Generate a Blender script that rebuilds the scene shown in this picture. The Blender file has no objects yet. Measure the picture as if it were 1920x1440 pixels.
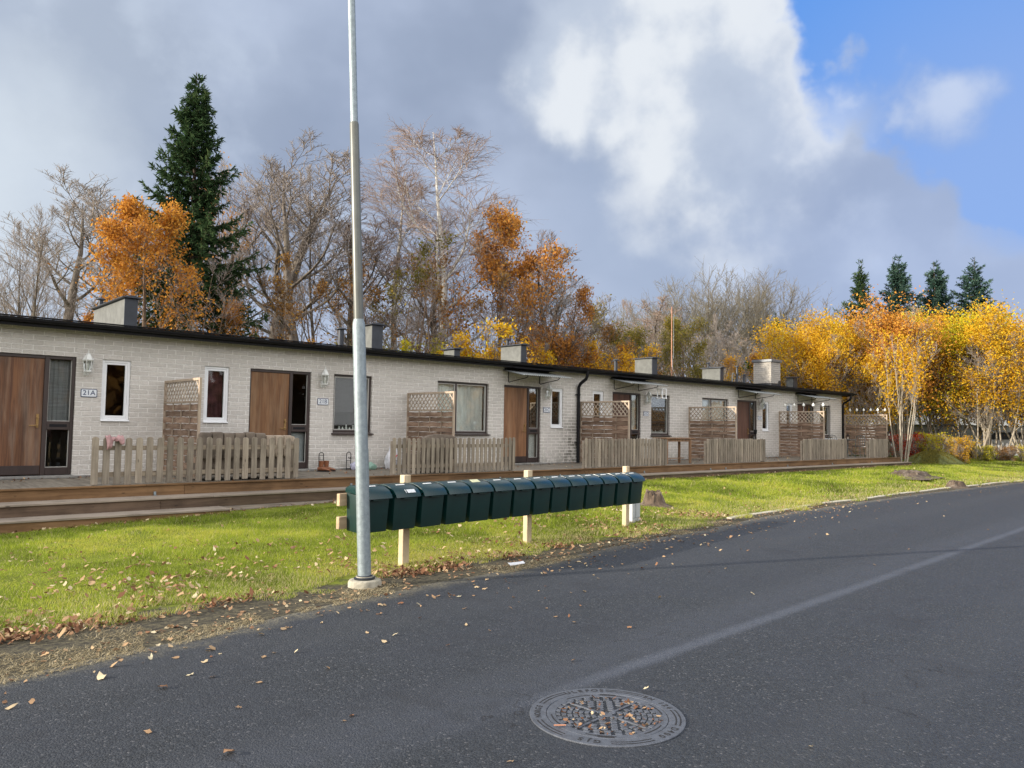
import bpy, bmesh, math, random
import numpy as np
from mathutils import Vector, Matrix

# ------------------------------------------------------------------ scene, camera, light
scene = bpy.context.scene
COL = scene.collection
R = math.radians
rng = np.random.default_rng(7)
random.seed(7)

cam_d = bpy.data.cameras.new('camera')
cam = bpy.data.objects.new('camera', cam_d)
COL.objects.link(cam)
scene.camera = cam
cam_d.sensor_width = 36.0
cam_d.lens = 36.0 * 1442.0 / 1920.0
cam_d.clip_start = 0.05
cam_d.clip_end = 5000
yaw, pitch, roll = R(42.05), R(3.2), R(0.9)
fw = Vector((math.sin(yaw) * math.cos(pitch), math.cos(yaw) * math.cos(pitch), math.sin(pitch)))
rt = Vector((math.cos(yaw), -math.sin(yaw), 0))
up = rt.cross(fw)
rt2 = rt * math.cos(roll) + up * math.sin(roll)
up2 = up * math.cos(roll) - rt * math.sin(roll)
m3 = Matrix((rt2, up2, -fw)).transposed()
cam.matrix_world = Matrix.Translation((0, 0, 1.5)) @ m3.to_4x4()

SUN_EL = 16.5
SUN_AZ = Vector((-math.cos(R(21)), math.sin(R(21)), 0))      # horizontal direction towards the sun
sun_dir = (SUN_AZ * math.cos(R(SUN_EL)) + Vector((0, 0, math.sin(R(SUN_EL))))).normalized()
sd = bpy.data.lights.new('sun', 'SUN')
sd.energy = 5.0
sd.angle = R(0.6)
sd.color = (1.0, 0.90, 0.76)
sun = bpy.data.objects.new('sun', sd)
COL.objects.link(sun)
sun.rotation_euler = (-sun_dir).to_track_quat('-Z', 'Y').to_euler()

scene.view_settings.view_transform = 'Standard'
scene.view_settings.look = 'None'
scene.view_settings.exposure = 0.62
scene.view_settings.gamma = 1.0
scene.render.engine = 'CYCLES'
scene.cycles.max_bounces = 6
scene.cycles.transparent_max_bounces = 12


class NT:
    """small helper to write node graphs"""
    def __init__(s, tree):
        s.t = tree; s.n = tree.nodes; s.l = tree.links
    def new(s, typ, **kw):
        n = s.n.new(typ)
        for k, v in kw.items(): setattr(n, k, v)
        return n
    def link(s, a, b): s.l.new(a, b)
    def setin(s, sock, v):
        if hasattr(v, 'is_output') or isinstance(v, bpy.types.NodeSocket): s.l.new(v, sock)
        else: sock.default_value = v
    def math(s, op, a, b=None, c=None, clamp=False):
        n = s.new('ShaderNodeMath', operation=op); n.use_clamp = clamp
        s.setin(n.inputs[0], a)
        if b is not None: s.setin(n.inputs[1], b)
        if c is not None: s.setin(n.inputs[2], c)
        return n.outputs[0]
    def vmath(s, op, a, b=None):
        n = s.new('ShaderNodeVectorMath', operation=op)
        s.setin(n.inputs[0], a)
        if b is not None: s.setin(n.inputs[1], b)
        return n.outputs['Value'] if op in ('DOT_PRODUCT', 'LENGTH', 'DISTANCE') else n.outputs[0]
    def mix(s, fac, a, b, mode='MIX'):
        n = s.new('ShaderNodeMix', data_type='RGBA', blend_type=mode)
        s.setin(n.inputs['Factor'], fac)
        for sock, v in ((n.inputs[6], a), (n.inputs[7], b)):
            if isinstance(v, tuple): v = v if len(v) == 4 else (*v, 1)
            s.setin(sock, v)
        return n.outputs[2]
    def noise(s, vec, scale, detail=4, rough=0.5, dist=0.0):
        n = s.new('ShaderNodeTexNoise')
        if vec is not None: s.link(vec, n.inputs['Vector'])
        n.inputs['Scale'].default_value = scale
        n.inputs['Detail'].default_value = detail
        n.inputs['Roughness'].default_value = rough
        n.inputs['Distortion'].default_value = dist
        return n.outputs['Fac']
    def smooth(s, v, a, b, lo=0.0, hi=1.0):
        n = s.new('ShaderNodeMapRange', interpolation_type='SMOOTHSTEP')
        s.setin(n.inputs[0], v)
        n.inputs[1].default_value = a; n.inputs[2].default_value = b
        n.inputs[3].default_value = lo; n.inputs[4].default_value = hi
        return n.outputs[0]
    def ramp(s, fac, stops):
        n = s.new('ShaderNodeValToRGB')
        cr = n.color_ramp
        while len(cr.elements) > 1: cr.elements.remove(cr.elements[-1])
        for i, (p, c) in enumerate(stops):
            e = cr.elements[0] if i == 0 else cr.elements.new(p)
            e.position = p; e.color = (*c, 1)
        s.setin(n.inputs[0], fac)
        return n.outputs[0]


# ------------------------------------------------------------------ sky
world = bpy.data.worlds.new('World')
scene.world = world
world.use_nodes = True
w = NT(world.node_tree)
for n in list(w.n): w.n.remove(n)
out = w.new('ShaderNodeOutputWorld')
bg = w.new('ShaderNodeBackground')
bg.inputs['Strength'].default_value = 0.1
w.link(bg.outputs[0], out.inputs[0])
sky = w.new('ShaderNodeTexSky', sky_type='NISHITA')
sky.sun_disc = False
sky.sun_elevation = R(SUN_EL)
sky.sun_rotation = math.atan2(SUN_AZ.x, SUN_AZ.y)
sky.air_density = 1.0; sky.dust_density = 0.6; sky.ozone_density = 2.0
tc = w.new('ShaderNodeTexCoord')
D = w.vmath('NORMALIZE', tc.outputs['Generated'])
nz = w.new('ShaderNodeTexNoise'); nz.inputs['Scale'].default_value = 3.2; nz.inputs['Detail'].default_value = 7
nz.inputs['Roughness'].default_value = 0.58
w.link(D, nz.inputs['Vector'])
warp = w.vmath('SCALE', w.vmath('SUBTRACT', nz.outputs['Color'], (0.5, 0.5, 0.5)))
warp.node.inputs['Scale'].default_value = 0.30
Dw = w.vmath('ADD', D, warp)
warp2 = w.vmath('SCALE', w.vmath('SUBTRACT', nz.outputs['Color'], (0.5, 0.5, 0.5)))
warp2.node.inputs['Scale'].default_value = 0.12
Ds = w.vmath('ADD', D, warp2)
def blob(vec, c, r0, r1):
    """1 inside radius r0 (radians) of direction c, 0 outside r1"""
    d = w.vmath('DISTANCE', vec, c)
    return w.smooth(d, r0, r1, 1.0, 0.0)
n_low = w.noise(D, 2.6, 3, 0.5, 0.6)
n_mid = w.noise(D, 4.6, 5, 0.52, 0.0)
n_fine = w.noise(D, 9.0, 5, 0.55, 0.0)
n_soft = w.noise(w.vmath('MULTIPLY', D, (1.0, 1.0, 1.7)), 3.0, 4, 0.5, 0.0)
SK = 7.0
def c10(r, g, b): return (r * SK, g * SK, b * SK, 1)
def sub(n, k): return w.math('MULTIPLY', w.math('SUBTRACT', n, .5), k)
nf = w.math('ADD', sub(n_low, 1.6), w.math('ADD', sub(n_mid, 1.7), sub(n_fine, 1.1)))
def puff(c, r0, r1, lo, hi, k=1.0):
    """a cloud body with a broken edge"""
    return w.smooth(w.math('ADD', w.smooth(w.vmath('DISTANCE', D, c), r0, r1, 1.0, 0.0), w.math('MULTIPLY', nf, k)), lo, hi)
sep = w.new('ShaderNodeSeparateXYZ'); w.link(D, sep.inputs[0])
z = sep.outputs[2]
# layered blue grey cloud
cloud = w.mix(w.smooth(w.math('ADD', n_soft, sub(n_mid, .5)), 0.34, 0.66), c10(.30, .365, .50), c10(.43, .505, .66))
cloud = w.mix(w.math('MULTIPLY', w.smooth(w.math('ADD', n_fine, sub(n_low, 1.2)), .47, .72), 0.5), cloud, c10(.52, .60, .74))
cloud = w.mix(w.smooth(z, 0.28, 0.02, 0.0, 0.6), cloud, c10(.47, .56, .74))
# left bright veil
lv = w.math('MAXIMUM', blob(Dw, (0.06, 0.968, 0.243), 0.02, 0.32), w.math('MULTIPLY', blob(Dw, (0.10, 0.90, 0.40), 0.05, 0.35), 0.3))
cloud = w.mix(w.math('MULTIPLY', lv, 0.85), cloud, c10(.70, .77, .83))
# sunlit white cumulus above a darker belly
belly = puff((0.76, 0.575, 0.30), 0.05, 0.30, .42, .95, .6)
cloud = w.mix(w.math('MULTIPLY', belly, 0.60), cloud, c10(.35, .43, .59))
wh = w.math('MAXIMUM', puff((0.780, 0.465, 0.415), 0.07, 0.30, .22, .95, .85), w.math('MAXIMUM', puff((0.665, 0.590, 0.455), 0.06, 0.20, .30, .85, .70), puff((0.72, 0.44, 0.54), 0.10, 0.30, .30, .85, .7)))
whc = w.mix(w.smooth(w.math('ADD', n_fine, w.math('ADD', sub(n_mid, .9), sub(n_low, .8))), .36, .66), c10(.50, .57, .69), c10(.76, .80, .85))
cloud = w.mix(w.math('MULTIPLY', wh, .95), cloud, whc)
# blue openings
cl = w.math('MAXIMUM', puff((0.884, 0.318, 0.345), 0.00, 0.11, .45, 1.15, 1.3), puff((0.862, 0.345, 0.365), 0.0, 0.12, .40, 1.0, 1.3))
bl = w.math('MAXIMUM', puff((0.897, 0.165, 0.450), 0.14, 0.36, .40, .58, .75), w.math('MULTIPLY', puff((0.945, 0.190, 0.30), 0.03, 0.22, .30, .85, .9), .85))
bl = w.math('MAXIMUM', bl, blob(Ds, (0.2, -0.75, 0.6), 0.15, 0.5))
bl = w.math('MULTIPLY', bl, w.math('SUBTRACT', 1.0, w.math('MULTIPLY', cl, .9)))
blue = w.mix(0.8, sky.outputs[0], c10(.11, .33, .88))
cloud = w.mix(w.math('MULTIPLY', cl, .7), cloud, c10(.70, .78, .92))
skyc = w.mix(bl, cloud, blue)
# the lower right of the sky is a bluer cloud
lr = blob(D, (0.955, 0.22, 0.20), 0.10, 0.45)
skyc = w.mix(w.math('MULTIPLY', lr, 0.5), skyc, c10(.37, .47, .72))
# unseen cloud behind the camera, made extra bright as fill light for the facade
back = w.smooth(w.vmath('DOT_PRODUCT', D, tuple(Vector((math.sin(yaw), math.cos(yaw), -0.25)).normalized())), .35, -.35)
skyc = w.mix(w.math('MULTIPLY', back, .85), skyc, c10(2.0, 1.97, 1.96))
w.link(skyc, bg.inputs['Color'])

# ------------------------------------------------------------------ object helpers
def tag(o, label=None, cat=None, group=None, kind=None):
    if label: o['label'] = label
    if cat: o['category'] = cat
    if group: o['group'] = group
    if kind: o['kind'] = kind
    return o

def empty(name, loc=(0, 0, 0), rz=0.0, label=None, cat=None, group=None):
    o = bpy.data.objects.new(name, None)
    COL.objects.link(o)
    o.location = loc; o.rotation_euler = (0, 0, rz)
    o.empty_display_size = 0.2
    return tag(o, label, cat, group)

def copy_tree(o, parent=None):
    c = o.copy(); COL.objects.link(c)
    if parent is not None: c.parent = parent
    for ch in list(o.children): copy_tree(ch, c)
    return c

def fast_mesh(name, verts, faces, k=None, mat=None, smooth=False, attr=None):
    """numpy verts (n,3), faces (m,k)"""
    me = bpy.data.meshes.new(name)
    verts = np.ascontiguousarray(verts, dtype=np.float32); faces = np.ascontiguousarray(faces, dtype=np.int32)
    k = faces.shape[1]; m = len(faces)
    me.vertices.add(len(verts)); me.vertices.foreach_set('co', verts.ravel())
    me.loops.add(m * k); me.loops.foreach_set('vertex_index', faces.ravel())
    me.polygons.add(m)
    me.polygons.foreach_set('loop_start', np.arange(0, m * k, k, dtype=np.int32))
    me.polygons.foreach_set('loop_total', np.full(m, k, dtype=np.int32))
    if smooth: me.polygons.foreach_set('use_smooth', np.ones(m, dtype=bool))
    if attr is not None:
        a = me.attributes.new('tone', 'FLOAT', 'POINT'); a.data.foreach_set('value', np.ascontiguousarray(attr, dtype=np.float32))
    me.update(calc_edges=True)
    if mat: me.materials.append(mat)
    return me

def link(name, me, parent=None, loc=None):
    o = bpy.data.objects.new(name, me); COL.objects.link(o)
    if parent is not None: o.parent = parent
    if loc is not None: o.location = loc
    return o

class MB:
    def __init__(s): s.v = []; s.f = []
    def add(s, vs, fs, M=None):
        b = len(s.v)
        if M is not None: vs = [M @ Vector(p) for p in vs]
        s.v += [tuple(p) for p in vs]; s.f += [tuple(b + i for i in f) for f in fs]
    def box(s, x0, x1, y0, y1, z0, z1, M=None):
        vs = [(x, y, zz) for zz in (z0, z1) for y in (y0, y1) for x in (x0, x1)]
        s.add(vs, [(0, 2, 3, 1), (4, 5, 7, 6), (0, 1, 5, 4), (2, 6, 7, 3), (0, 4, 6, 2), (1, 3, 7, 5)], M)
    def prism(s, poly, a0, a1, axis='x', M=None):
        """poly: 2D outline; extruded along axis. x: (y,z); y: (x,z); z: (x,y)"""
        n = len(poly)
        def P(a, p):
            return (a, p[0], p[1]) if axis == 'x' else ((p[0], a, p[1]) if axis == 'y' else (p[0], p[1], a))
        vs = [P(a0, p) for p in poly] + [P(a1, p) for p in poly]
        fs = [tuple(range(n)), tuple(range(2 * n - 1, n - 1, -1))] + [(i, (i + 1) % n, n + (i + 1) % n, n + i)[::-1] for i in range(n)]
        s.add(vs, fs, M)
    def lathe(s, prof, n=16, M=None, cap=True):
        vs = []; fs = []
        for r, zz in prof:
            for i in range(n):
                a = 2 * math.pi * i / n
                vs.append((r * math.cos(a), r * math.sin(a), zz))
        for j in range(len(prof) - 1):
            for i in range(n):
                fs.append((j * n + i, j * n + (i + 1) % n, (j + 1) * n + (i + 1) % n, (j + 1) * n + i))
        if cap:
            fs.append(tuple(range(n - 1, -1, -1))); fs.append(tuple((len(prof) - 1) * n + i for i in range(n)))
        s.add(vs, fs, M)
    def tube(s, pts, r, n=8, M=None):
        pts = [Vector(p) for p in pts]; rs = r if isinstance(r, (list, tuple)) else [r] * len(pts)
        vs = []; fs = []; prev = None
        for i, p in enumerate(pts):
            d = (pts[min(i + 1, len(pts) - 1)] - pts[max(i - 1, 0)]).normalized()
            if prev is None:
                a = Vector((0, 0, 1)) if abs(d.z) < .9 else Vector((1, 0, 0))
                u = d.cross(a).normalized()
            else:
                u = (prev - d * prev.dot(d)).normalized()
            prev = u; v2 = d.cross(u)
            for k in range(n):
                a = 2 * math.pi * k / n
                vs.append(tuple(p + (u * math.cos(a) + v2 * math.sin(a)) * rs[i]))
        for j in range(len(pts) - 1):
            for i in range(n):
                fs.append((j * n + i, j * n + (i + 1) % n, (j + 1) * n + (i + 1) % n, (j + 1) * n + i))
        fs.append(tuple(range(n - 1, -1, -1))); fs.append(tuple((len(pts) - 1) * n + i for i in range(n)))
        s.add(vs, fs, M)
    def build(s, name, mat, parent=None, bevel=0.0, smooth=False, seg=1, loc=None):
        me = bpy.data.meshes.new(name)
        me.from_pydata(s.v, [], s.f)
        bm = bmesh.new(); bm.from_mesh(me)
        bmesh.ops.recalc_face_normals(bm, faces=bm.faces)
        if bevel > 0:
            es = [e for e in bm.edges if len(e.link_faces) == 2 and e.calc_face_angle(0) > 0.6]
            bmesh.ops.bevel(bm, geom=es, offset=bevel, segments=seg, profile=0.7, affect='EDGES', clamp_overlap=True)
        if smooth:
            for f in bm.faces: f.smooth = True
            for e in bm.edges:
                if len(e.link_faces) == 2 and e.calc_face_angle(0) > 0.7: e.smooth = False
        bm.to_mesh(me); bm.free()
        if mat: me.materials.append(mat)
        return link(name, me, parent, loc)

def rotz(a, loc=(0, 0, 0)): return Matrix.Translation(loc) @ Matrix.Rotation(a, 4, 'Z')

# ------------------------------------------------------------------ materials
def mat(name, col, rough=0.7, var=0.0, vscale=6.0, bump=0.0, bscale=40.0, metallic=0.0, stretch=(1, 1, 1), island=0.0,
        spec=0.5, dirt=None, trans=0.0):
    m = bpy.data.materials.new(name); m.use_nodes = True
    t = NT(m.node_tree); b = t.n['Principled BSDF']
    b.inputs['Roughness'].default_value = rough
    b.inputs['Metallic'].default_value = metallic
    b.inputs['Specular IOR Level'].default_value = spec
    tcn = t.new('ShaderNodeTexCoord')
    mp = t.new('ShaderNodeMapping'); mp.inputs['Scale'].default_value = stretch
    t.link(tcn.outputs['Object'], mp.inputs[0])
    vec = mp.outputs[0]
    c = (*col, 1)
    if island:
        geo = t.new('ShaderNodeNewGeometry')
        ofs = t.vmath('ADD', vec, t.vmath('SCALE', (7.3, 3.1, 5.7)))
        ofs.node.inputs[1].default_value = (0, 0, 0)
        sc = t.vmath('SCALE', (17.3, 13.1, 15.7)); t.link(geo.outputs['Random Per Island'], sc.node.inputs['Scale'])
        ofs = t.vmath('ADD', vec, sc); vec = ofs
        k = t.math('MULTIPLY_ADD', geo.outputs['Random Per Island'], 2 * island, 1 - island)
        cn = t.new('ShaderNodeVectorMath', operation='SCALE'); cn.inputs[0].default_value = col; t.link(k, cn.inputs['Scale'])
        c = cn.outputs[0]
    if var:
        nn = t.noise(vec, vscale, 6, 0.6)
        f = t.smooth(nn, 0.28, 0.72, 1 - var, 1 + var)
        cn = t.new('ShaderNodeVectorMath', operation='SCALE')
        if isinstance(c, tuple): cn.inputs[0].default_value = c[:3]
        else: t.link(c, cn.inputs[0])
        t.link(f, cn.inputs['Scale']); c = cn.outputs[0]
    if dirt:
        dcol, dscale, amt = dirt
        nn = t.noise(vec, dscale, 5, 0.6)
        c = t.mix(t.smooth(nn, 0.5, 0.75, 0, amt), c, dcol)
    t.setin(b.inputs['Base Color'], c)
    if bump:
        bn = t.new('ShaderNodeBump'); bn.inputs['Strength'].default_value = bump; bn.inputs['Distance'].default_value = 0.01
        t.link(t.noise(vec, bscale, 4, 0.6), bn.inputs['Height']); t.link(bn.outputs[0], b.inputs['Normal'])
    return m

def wood(name, c1, c2, axis='z', rough=0.75, island=0.2, grain=26.0, knots=True):
    """weathered board: grain stretched along an axis, knots, tone per board"""
    st = {'x': (0.06, 1, 1), 'y': (1, 0.06, 1), 'z': (1, 1, 0.06)}[axis]
    m = bpy.data.materials.new(name); m.use_nodes = True
    t = NT(m.node_tree); b = t.n['Principled BSDF']
    b.inputs['Roughness'].default_value = rough; b.inputs['Specular IOR Level'].default_value = 0.3
    tcn = t.new('ShaderNodeTexCoord'); geo = t.new('ShaderNodeNewGeometry')
    sc = t.vmath('SCALE', (17.3, 13.1, 15.7)); t.link(geo.outputs['Random Per Island'], sc.node.inputs['Scale'])
    base = t.vmath('ADD', tcn.outputs['Object'], sc)
    mp = t.new('ShaderNodeMapping'); mp.inputs['Scale'].default_value = st; t.link(base, mp.inputs[0])
    g = t.noise(mp.outputs[0], grain, 7, 0.65, 0.6)
    c = t.mix(t.smooth(g, 0.3, 0.7), c1, c2)
    blot = t.noise(base, 2.3, 4, 0.6)
    c = t.mix(t.smooth(blot, 0.45, 0.75, 0, 0.45), c, tuple(0.45 * x for x in c1))
    if knots:
        v = t.new('ShaderNodeTexVoronoi'); v.inputs['Scale'].default_value = 3.3
        st2 = {'x': (0.8, 2.5, 2.5), 'y': (2.5, 0.8, 2.5), 'z': (2.5, 2.5, 0.8)}[axis]
        mp2 = t.new('ShaderNodeMapping'); mp2.inputs['Scale'].default_value = st2; t.link(base, mp2.inputs[0]); t.link(mp2.outputs[0], v.inputs['Vector'])
        c = t.mix(t.smooth(v.outputs['Distance'], 0.05, 0.11, 0.75, 0), c, tuple(0.25 * x for x in c1))
    k = t.math('MULTIPLY_ADD', geo.outputs['Random Per Island'], 2 * island, 1 - island)
    cn = t.new('ShaderNodeVectorMath', operation='SCALE'); t.link(c, cn.inputs[0]); t.link(k, cn.inputs['Scale'])
    t.link(cn.outputs[0], b.inputs['Base Color'])
    bn = t.new('ShaderNodeBump'); bn.inputs['Strength'].default_value = 0.35; bn.inputs['Distance'].default_value = 0.004
    t.link(g, bn.inputs['Height']); t.link(bn.outputs[0], b.inputs['Normal'])
    return m

def leaf_mat(name, stops, trans=0.45, rough=0.6):
    m = bpy.data.materials.new(name); m.use_nodes = True
    t = NT(m.node_tree)
    for n in list(t.n): t.n.remove(n)
    o = t.new('ShaderNodeOutputMaterial')
    at = t.new('ShaderNodeAttribute', attribute_name='tone')
    c = t.ramp(at.outputs['Fac'], stops)
    d = t.new('ShaderNodeBsdfDiffuse'); tr = t.new('ShaderNodeBsdfTranslucent')
    t.link(c, d.inputs[0]); t.link(c, tr.inputs[0])
    mx = t.new('ShaderNodeMixShader'); mx.inputs[0].default_value = trans
    t.link(d.outputs[0], mx.inputs[1]); t.link(tr.outputs[0], mx.inputs[2])
    t.link(mx.outputs[0], o.inputs[0])
    return m

def glass_mat(name, tint=(0.93, 0.95, 0.94), refl=0.5):
    m = bpy.data.materials.new(name); m.use_nodes = True
    t = NT(m.node_tree)
    for n in list(t.n): t.n.remove(n)
    o = t.new('ShaderNodeOutputMaterial')
    tr = t.new('ShaderNodeBsdfTransparent'); tr.inputs[0].default_value = (*tint, 1)
    gl = t.new('ShaderNodeBsdfGlossy'); gl.inputs['Roughness'].default_value = 0.02
    fr = t.new('ShaderNodeFresnel'); fr.inputs[0].default_value = 1.6
    mx = t.new('ShaderNodeMixShader')
    t.link(t.math('MULTIPLY_ADD', fr.outputs[0], refl, 0.01, clamp=True), mx.inputs[0])
    t.link(tr.outputs[0], mx.inputs[1]); t.link(gl.outputs[0], mx.inputs[2]); t.link(mx.outputs[0], o.inputs[0])
    return m

def brick_mat(name, base, base2, mortar, roww=0.32, rowh=0.0875, stains=True):
    m = bpy.data.materials.new(name); m.use_nodes = True
    t = NT(m.node_tree); b = t.n['Principled BSDF']; b.inputs['Roughness'].default_value = 0.9; b.inputs['Specular IOR Level'].default_value = 0.2
    geo = t.new('ShaderNodeNewGeometry')
    s = t.new('ShaderNodeSeparateXYZ'); t.link(geo.outputs['Position'], s.inputs[0])
    h = t.math('ADD', s.outputs[0], s.outputs[1])
    cb = t.new('ShaderNodeCombineXYZ'); t.link(h, cb.inputs[0]); t.link(s.outputs[2], cb.inputs[1])
    nv = t.new('ShaderNodeTexNoise'); nv.inputs['Scale'].default_value = 6.0; nv.inputs['Detail'].default_value = 3
    t.link(geo.outputs['Position'], nv.inputs['Vector'])
    wv = t.vmath('SCALE', t.vmath('SUBTRACT', nv.outputs['Color'], (0.5, 0.5, 0.5))); wv.node.inputs['Scale'].default_value = 0.018
    br = t.new('ShaderNodeTexBrick'); br.offset = 0.5
    t.link(t.vmath('ADD', cb.outputs[0], wv), br.inputs['Vector'])
    br.inputs['Color1'].default_value = (*base, 1); br.inputs['Color2'].default_value = (*base2, 1); br.inputs['Mortar'].default_value = (*mortar, 1)
    br.inputs['Scale'].default_value = 1.0; br.inputs['Mortar Size'].default_value = 0.010; br.inputs['Mortar Smooth'].default_value = 0.25
    br.inputs['Bias'].default_value = 0.0; br.inputs['Brick Width'].default_value = roww; br.inputs['Row Height'].default_value = rowh
    c = br.outputs['Color']
    n1 = t.noise(geo.outputs['Position'], 14, 6, 0.65)
    c = t.mix(t.smooth(n1, 0.35, 0.75, 0.0, 0.35), c, tuple(0.62 * x for x in base))
    n2 = t.noise(geo.outputs['Position'], 0.9, 4, 0.6)
    c = t.mix(t.smooth(n2, 0.4, 0.7, 0.0, 0.30), c, tuple(0.7 * x for x in base))
    if stains:
        # algae and splash marks beside the down pipe and along the foot of the wall
        dx = t.math('ABSOLUTE', t.math('SUBTRACT', s.outputs[0], 16.5))
        k = t.math('MULTIPLY', t.smooth(dx, 0.1, 0.95, 1, 0), t.smooth(s.outputs[2], 1.0, 2.3, 1, 0))
        n3 = t.noise(geo.outputs['Position'], 7.0, 5, 0.6)
        k = t.math('MULTIPLY', k, t.smooth(n3, 0.35, 0.6))
        k = t.math('MULTIPLY', k, t.math('SUBTRACT', 1.0, br.outputs['Fac']))
        c = t.mix(t.math('MULTIPLY', k, 0.72), c, (0.075, 0.075, 0.05))
        ft = t.math('MULTIPLY', t.smooth(s.outputs[2], 0.5, 0.95, 1, 0), t.smooth(n3, 0.4, 0.7))
        c = t.mix(t.math('MULTIPLY', ft, 0.35), c, (0.14, 0.14, 0.10))
    t.link(c, b.inputs['Base Color'])
    bn = t.new('ShaderNodeBump'); bn.inputs['Strength'].default_value = 1.0; bn.inputs['Distance'].default_value = 0.02
    n4 = t.noise(geo.outputs['Position'], 30, 5, 0.7)
    hh = t.math('ADD', t.math('MULTIPLY', t.math('SUBTRACT', 1.0, br.outputs['Fac']), 0.7), t.math('MULTIPLY', n4, 0.9))
    t.link(hh, bn.inputs['Height']); t.link(bn.outputs[0], b.inputs['Normal'])
    return m

MT = {}
MT['brick'] = brick_mat('brick', (.67, .63, .58), (.585, .55, .505), (.88, .85, .80))
MT['chimney_brick'] = brick_mat('chimney_brick', (.50, .47, .42), (.42, .39, .34), (.33, .31, .28), stains=False)
MT['black'] = mat('black_metal', (.007, .007, .009), 0.55, 0.2, 8, spec=.25)
MT['dark_metal'] = mat('dark_sheet_metal', (.028, .033, .042), 0.45, 0.2, 4, metallic=0.2)
MT['hood'] = mat('hood_plaster', (.135, .14, .132), 0.9, 0.18, 6, 0.4, 60, dirt=((.10, .10, .09), 3.0, .5))
MT['capmetal'] = mat('cap_metal', (.16, .17, .18), 0.5, 0.2, 5, metallic=0.4)
MT['roof'] = mat('roof_felt', (.05, .05, .055), 0.9, 0.3, 3, 0.3, 60)
MT['plinth'] = mat('plinth_concrete', (.22, .215, .20), 0.95, 0.3, 6, 0.4, 50)
MT['brown_frame'] = mat('brown_frame', (.035, .022, .019), 0.45, 0.25, 5, stretch=(1, 1, .2))
MT['white_frame'] = mat('white_frame', (.78, .79, .80), 0.35, 0.05, 5)
MT['white_metal'] = mat('white_metal', (.72, .73, .70), 0.45, 0.10, 12)
MT['galv'] = mat('galvanised', (.245, .29, .31), 0.48, 0.16, 22, 0.08, 90, metallic=0.35, dirt=((.38, .44, .46), 60, .5))
MT['pole_paint'] = mat('pole_paint', (.125, .13, .115), 0.38, 0.1, 10, metallic=0.1)
MT['concrete'] = mat('concrete', (.34, .315, .25), 0.95, 0.28, 12, 0.6, 90, dirt=((.12, .11, .06), 9, .6))
MT['glass'] = glass_mat('window_glass')
MT['glass_lamp'] = glass_mat('lamp_glass', (.9, .92, .9), 0.8)
MT['dark_room'] = mat('dark_room', (.03, .028, .026), 0.9, 0.4, 2)
MT['curtain'] = mat('curtain', (.86, .88, .86), 0.9, 0.12, 5, stretch=(6, 1, .4))
MT['blind'] = mat('blind', (.26, .26, .27), 0.8, 0.2, 3, stretch=(1, 1, 10))
MT['red_curtain'] = mat('red_curtain', (.10, .035, .04), 0.9, 0.5, 5)
MT['fence'] = wood('fence_wood', (.205, .168, .128), (.35, .30, .24), 'z', island=0.28)
MT['fence_x'] = wood('fence_rail_wood', (.19, .15, .11), (.30, .25, .19), 'x', island=0.15)
MT['screen'] = wood('screen_wood', (.17, .105, .07), (.33, .235, .17), 'y', island=0.3)
MT['screen_z'] = wood('screen_post_wood', (.30, .23, .17), (.42, .34, .26), 'z', island=0.12)
MT['lattice'] = wood('lattice_wood', (.30, .24, .185), (.44, .37, .29), 'z', island=0.12, knots=False)
MT['deck_new'] = wood('terrace_wood', (.115, .062, .028), (.215, .125, .060), 'x', island=0.2, grain=18)
MT['deck_old_shaded'] = wood('terrace_step_shaded_wood', (.070, .045, .030), (.135, .092, .062), 'x', island=0.22, grain=18)  # old riser wood, darkened further to stand in for shade under the treads
MT['deck_top'] = wood('terrace_top_wood', (.14, .12, .095), (.23, .205, .165), 'y', island=0.15)
MT['deck_top2'] = wood('terrace_tread_wood', (.19, .155, .12), (.30, .25, .20), 'x', island=0.15)  # tread wood lightened to stand in for missing light contrast with the risers
MT['deck_grey'] = wood('terrace_grey_wood', (.16, .13, .11), (.28, .235, .20), 'x', island=0.3)
MT['pine'] = wood('pine_post_wood', (.46, .36, .23), (.60, .49, .33), 'z', island=0.1, grain=14)
MT['pine_x'] = wood('pine_rail_wood', (.36, .26, .16), (.50, .38, .24), 'x', island=0.1, grain=14)
MT['table'] = wood('table_wood', (.16, .09, .05), (.36, .22, .13), 'z', island=0.15)
MT['green'] = mat('green_plastic', (.002, .022, .020), 0.36, 0.12, 9, 0.05, 120, spec=0.55)
MT['green_lid'] = mat('green_lid', (.002, .026, .026), 0.26, 0.15, 7, 0.04, 120, spec=0.6)
MT['label'] = mat('name_label', (.72, .74, .74), 0.4, 0.1, 30)
MT['yellow_label'] = mat('yellow_label', (.62, .62, .38), 0.5, 0.1, 30)
MT['ink'] = mat('ink', (.015, .02, .05), 0.5)
MT['sign_white'] = mat('sign_white', (.72, .75, .78), 0.3, 0.05, 20)
MT['sign_blue'] = mat('sign_blue', (.012, .03, .10), 0.35)
MT['cast_iron'] = mat('cast_iron', (.105, .115, .135), 0.42, 0.18, 30, 0.25, 140, metallic=0.35, dirt=((.06, .06, .065), 12, .5))
MT['iron_dark'] = mat('iron_recess', (.012, .012, .014), 0.8, 0.3, 30)
MT['cloth_pink'] = mat('pink_cloth', (.40, .24, .24), 0.95, 0.25, 14, 0.4, 60)
MT['sofa'] = mat('sofa_fabric', (.15, .12, .092), 0.95, 0.3, 5, 0.4, 80)
MT['sofa_light'] = mat('sofa_light_fabric', (.36, .29, .22), 0.95, 0.2, 5, 0.4, 80)
MT['boot'] = mat('boot_leather', (.23, .085, .035), 0.5, 0.3, 14, 0.2, 60)
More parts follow.
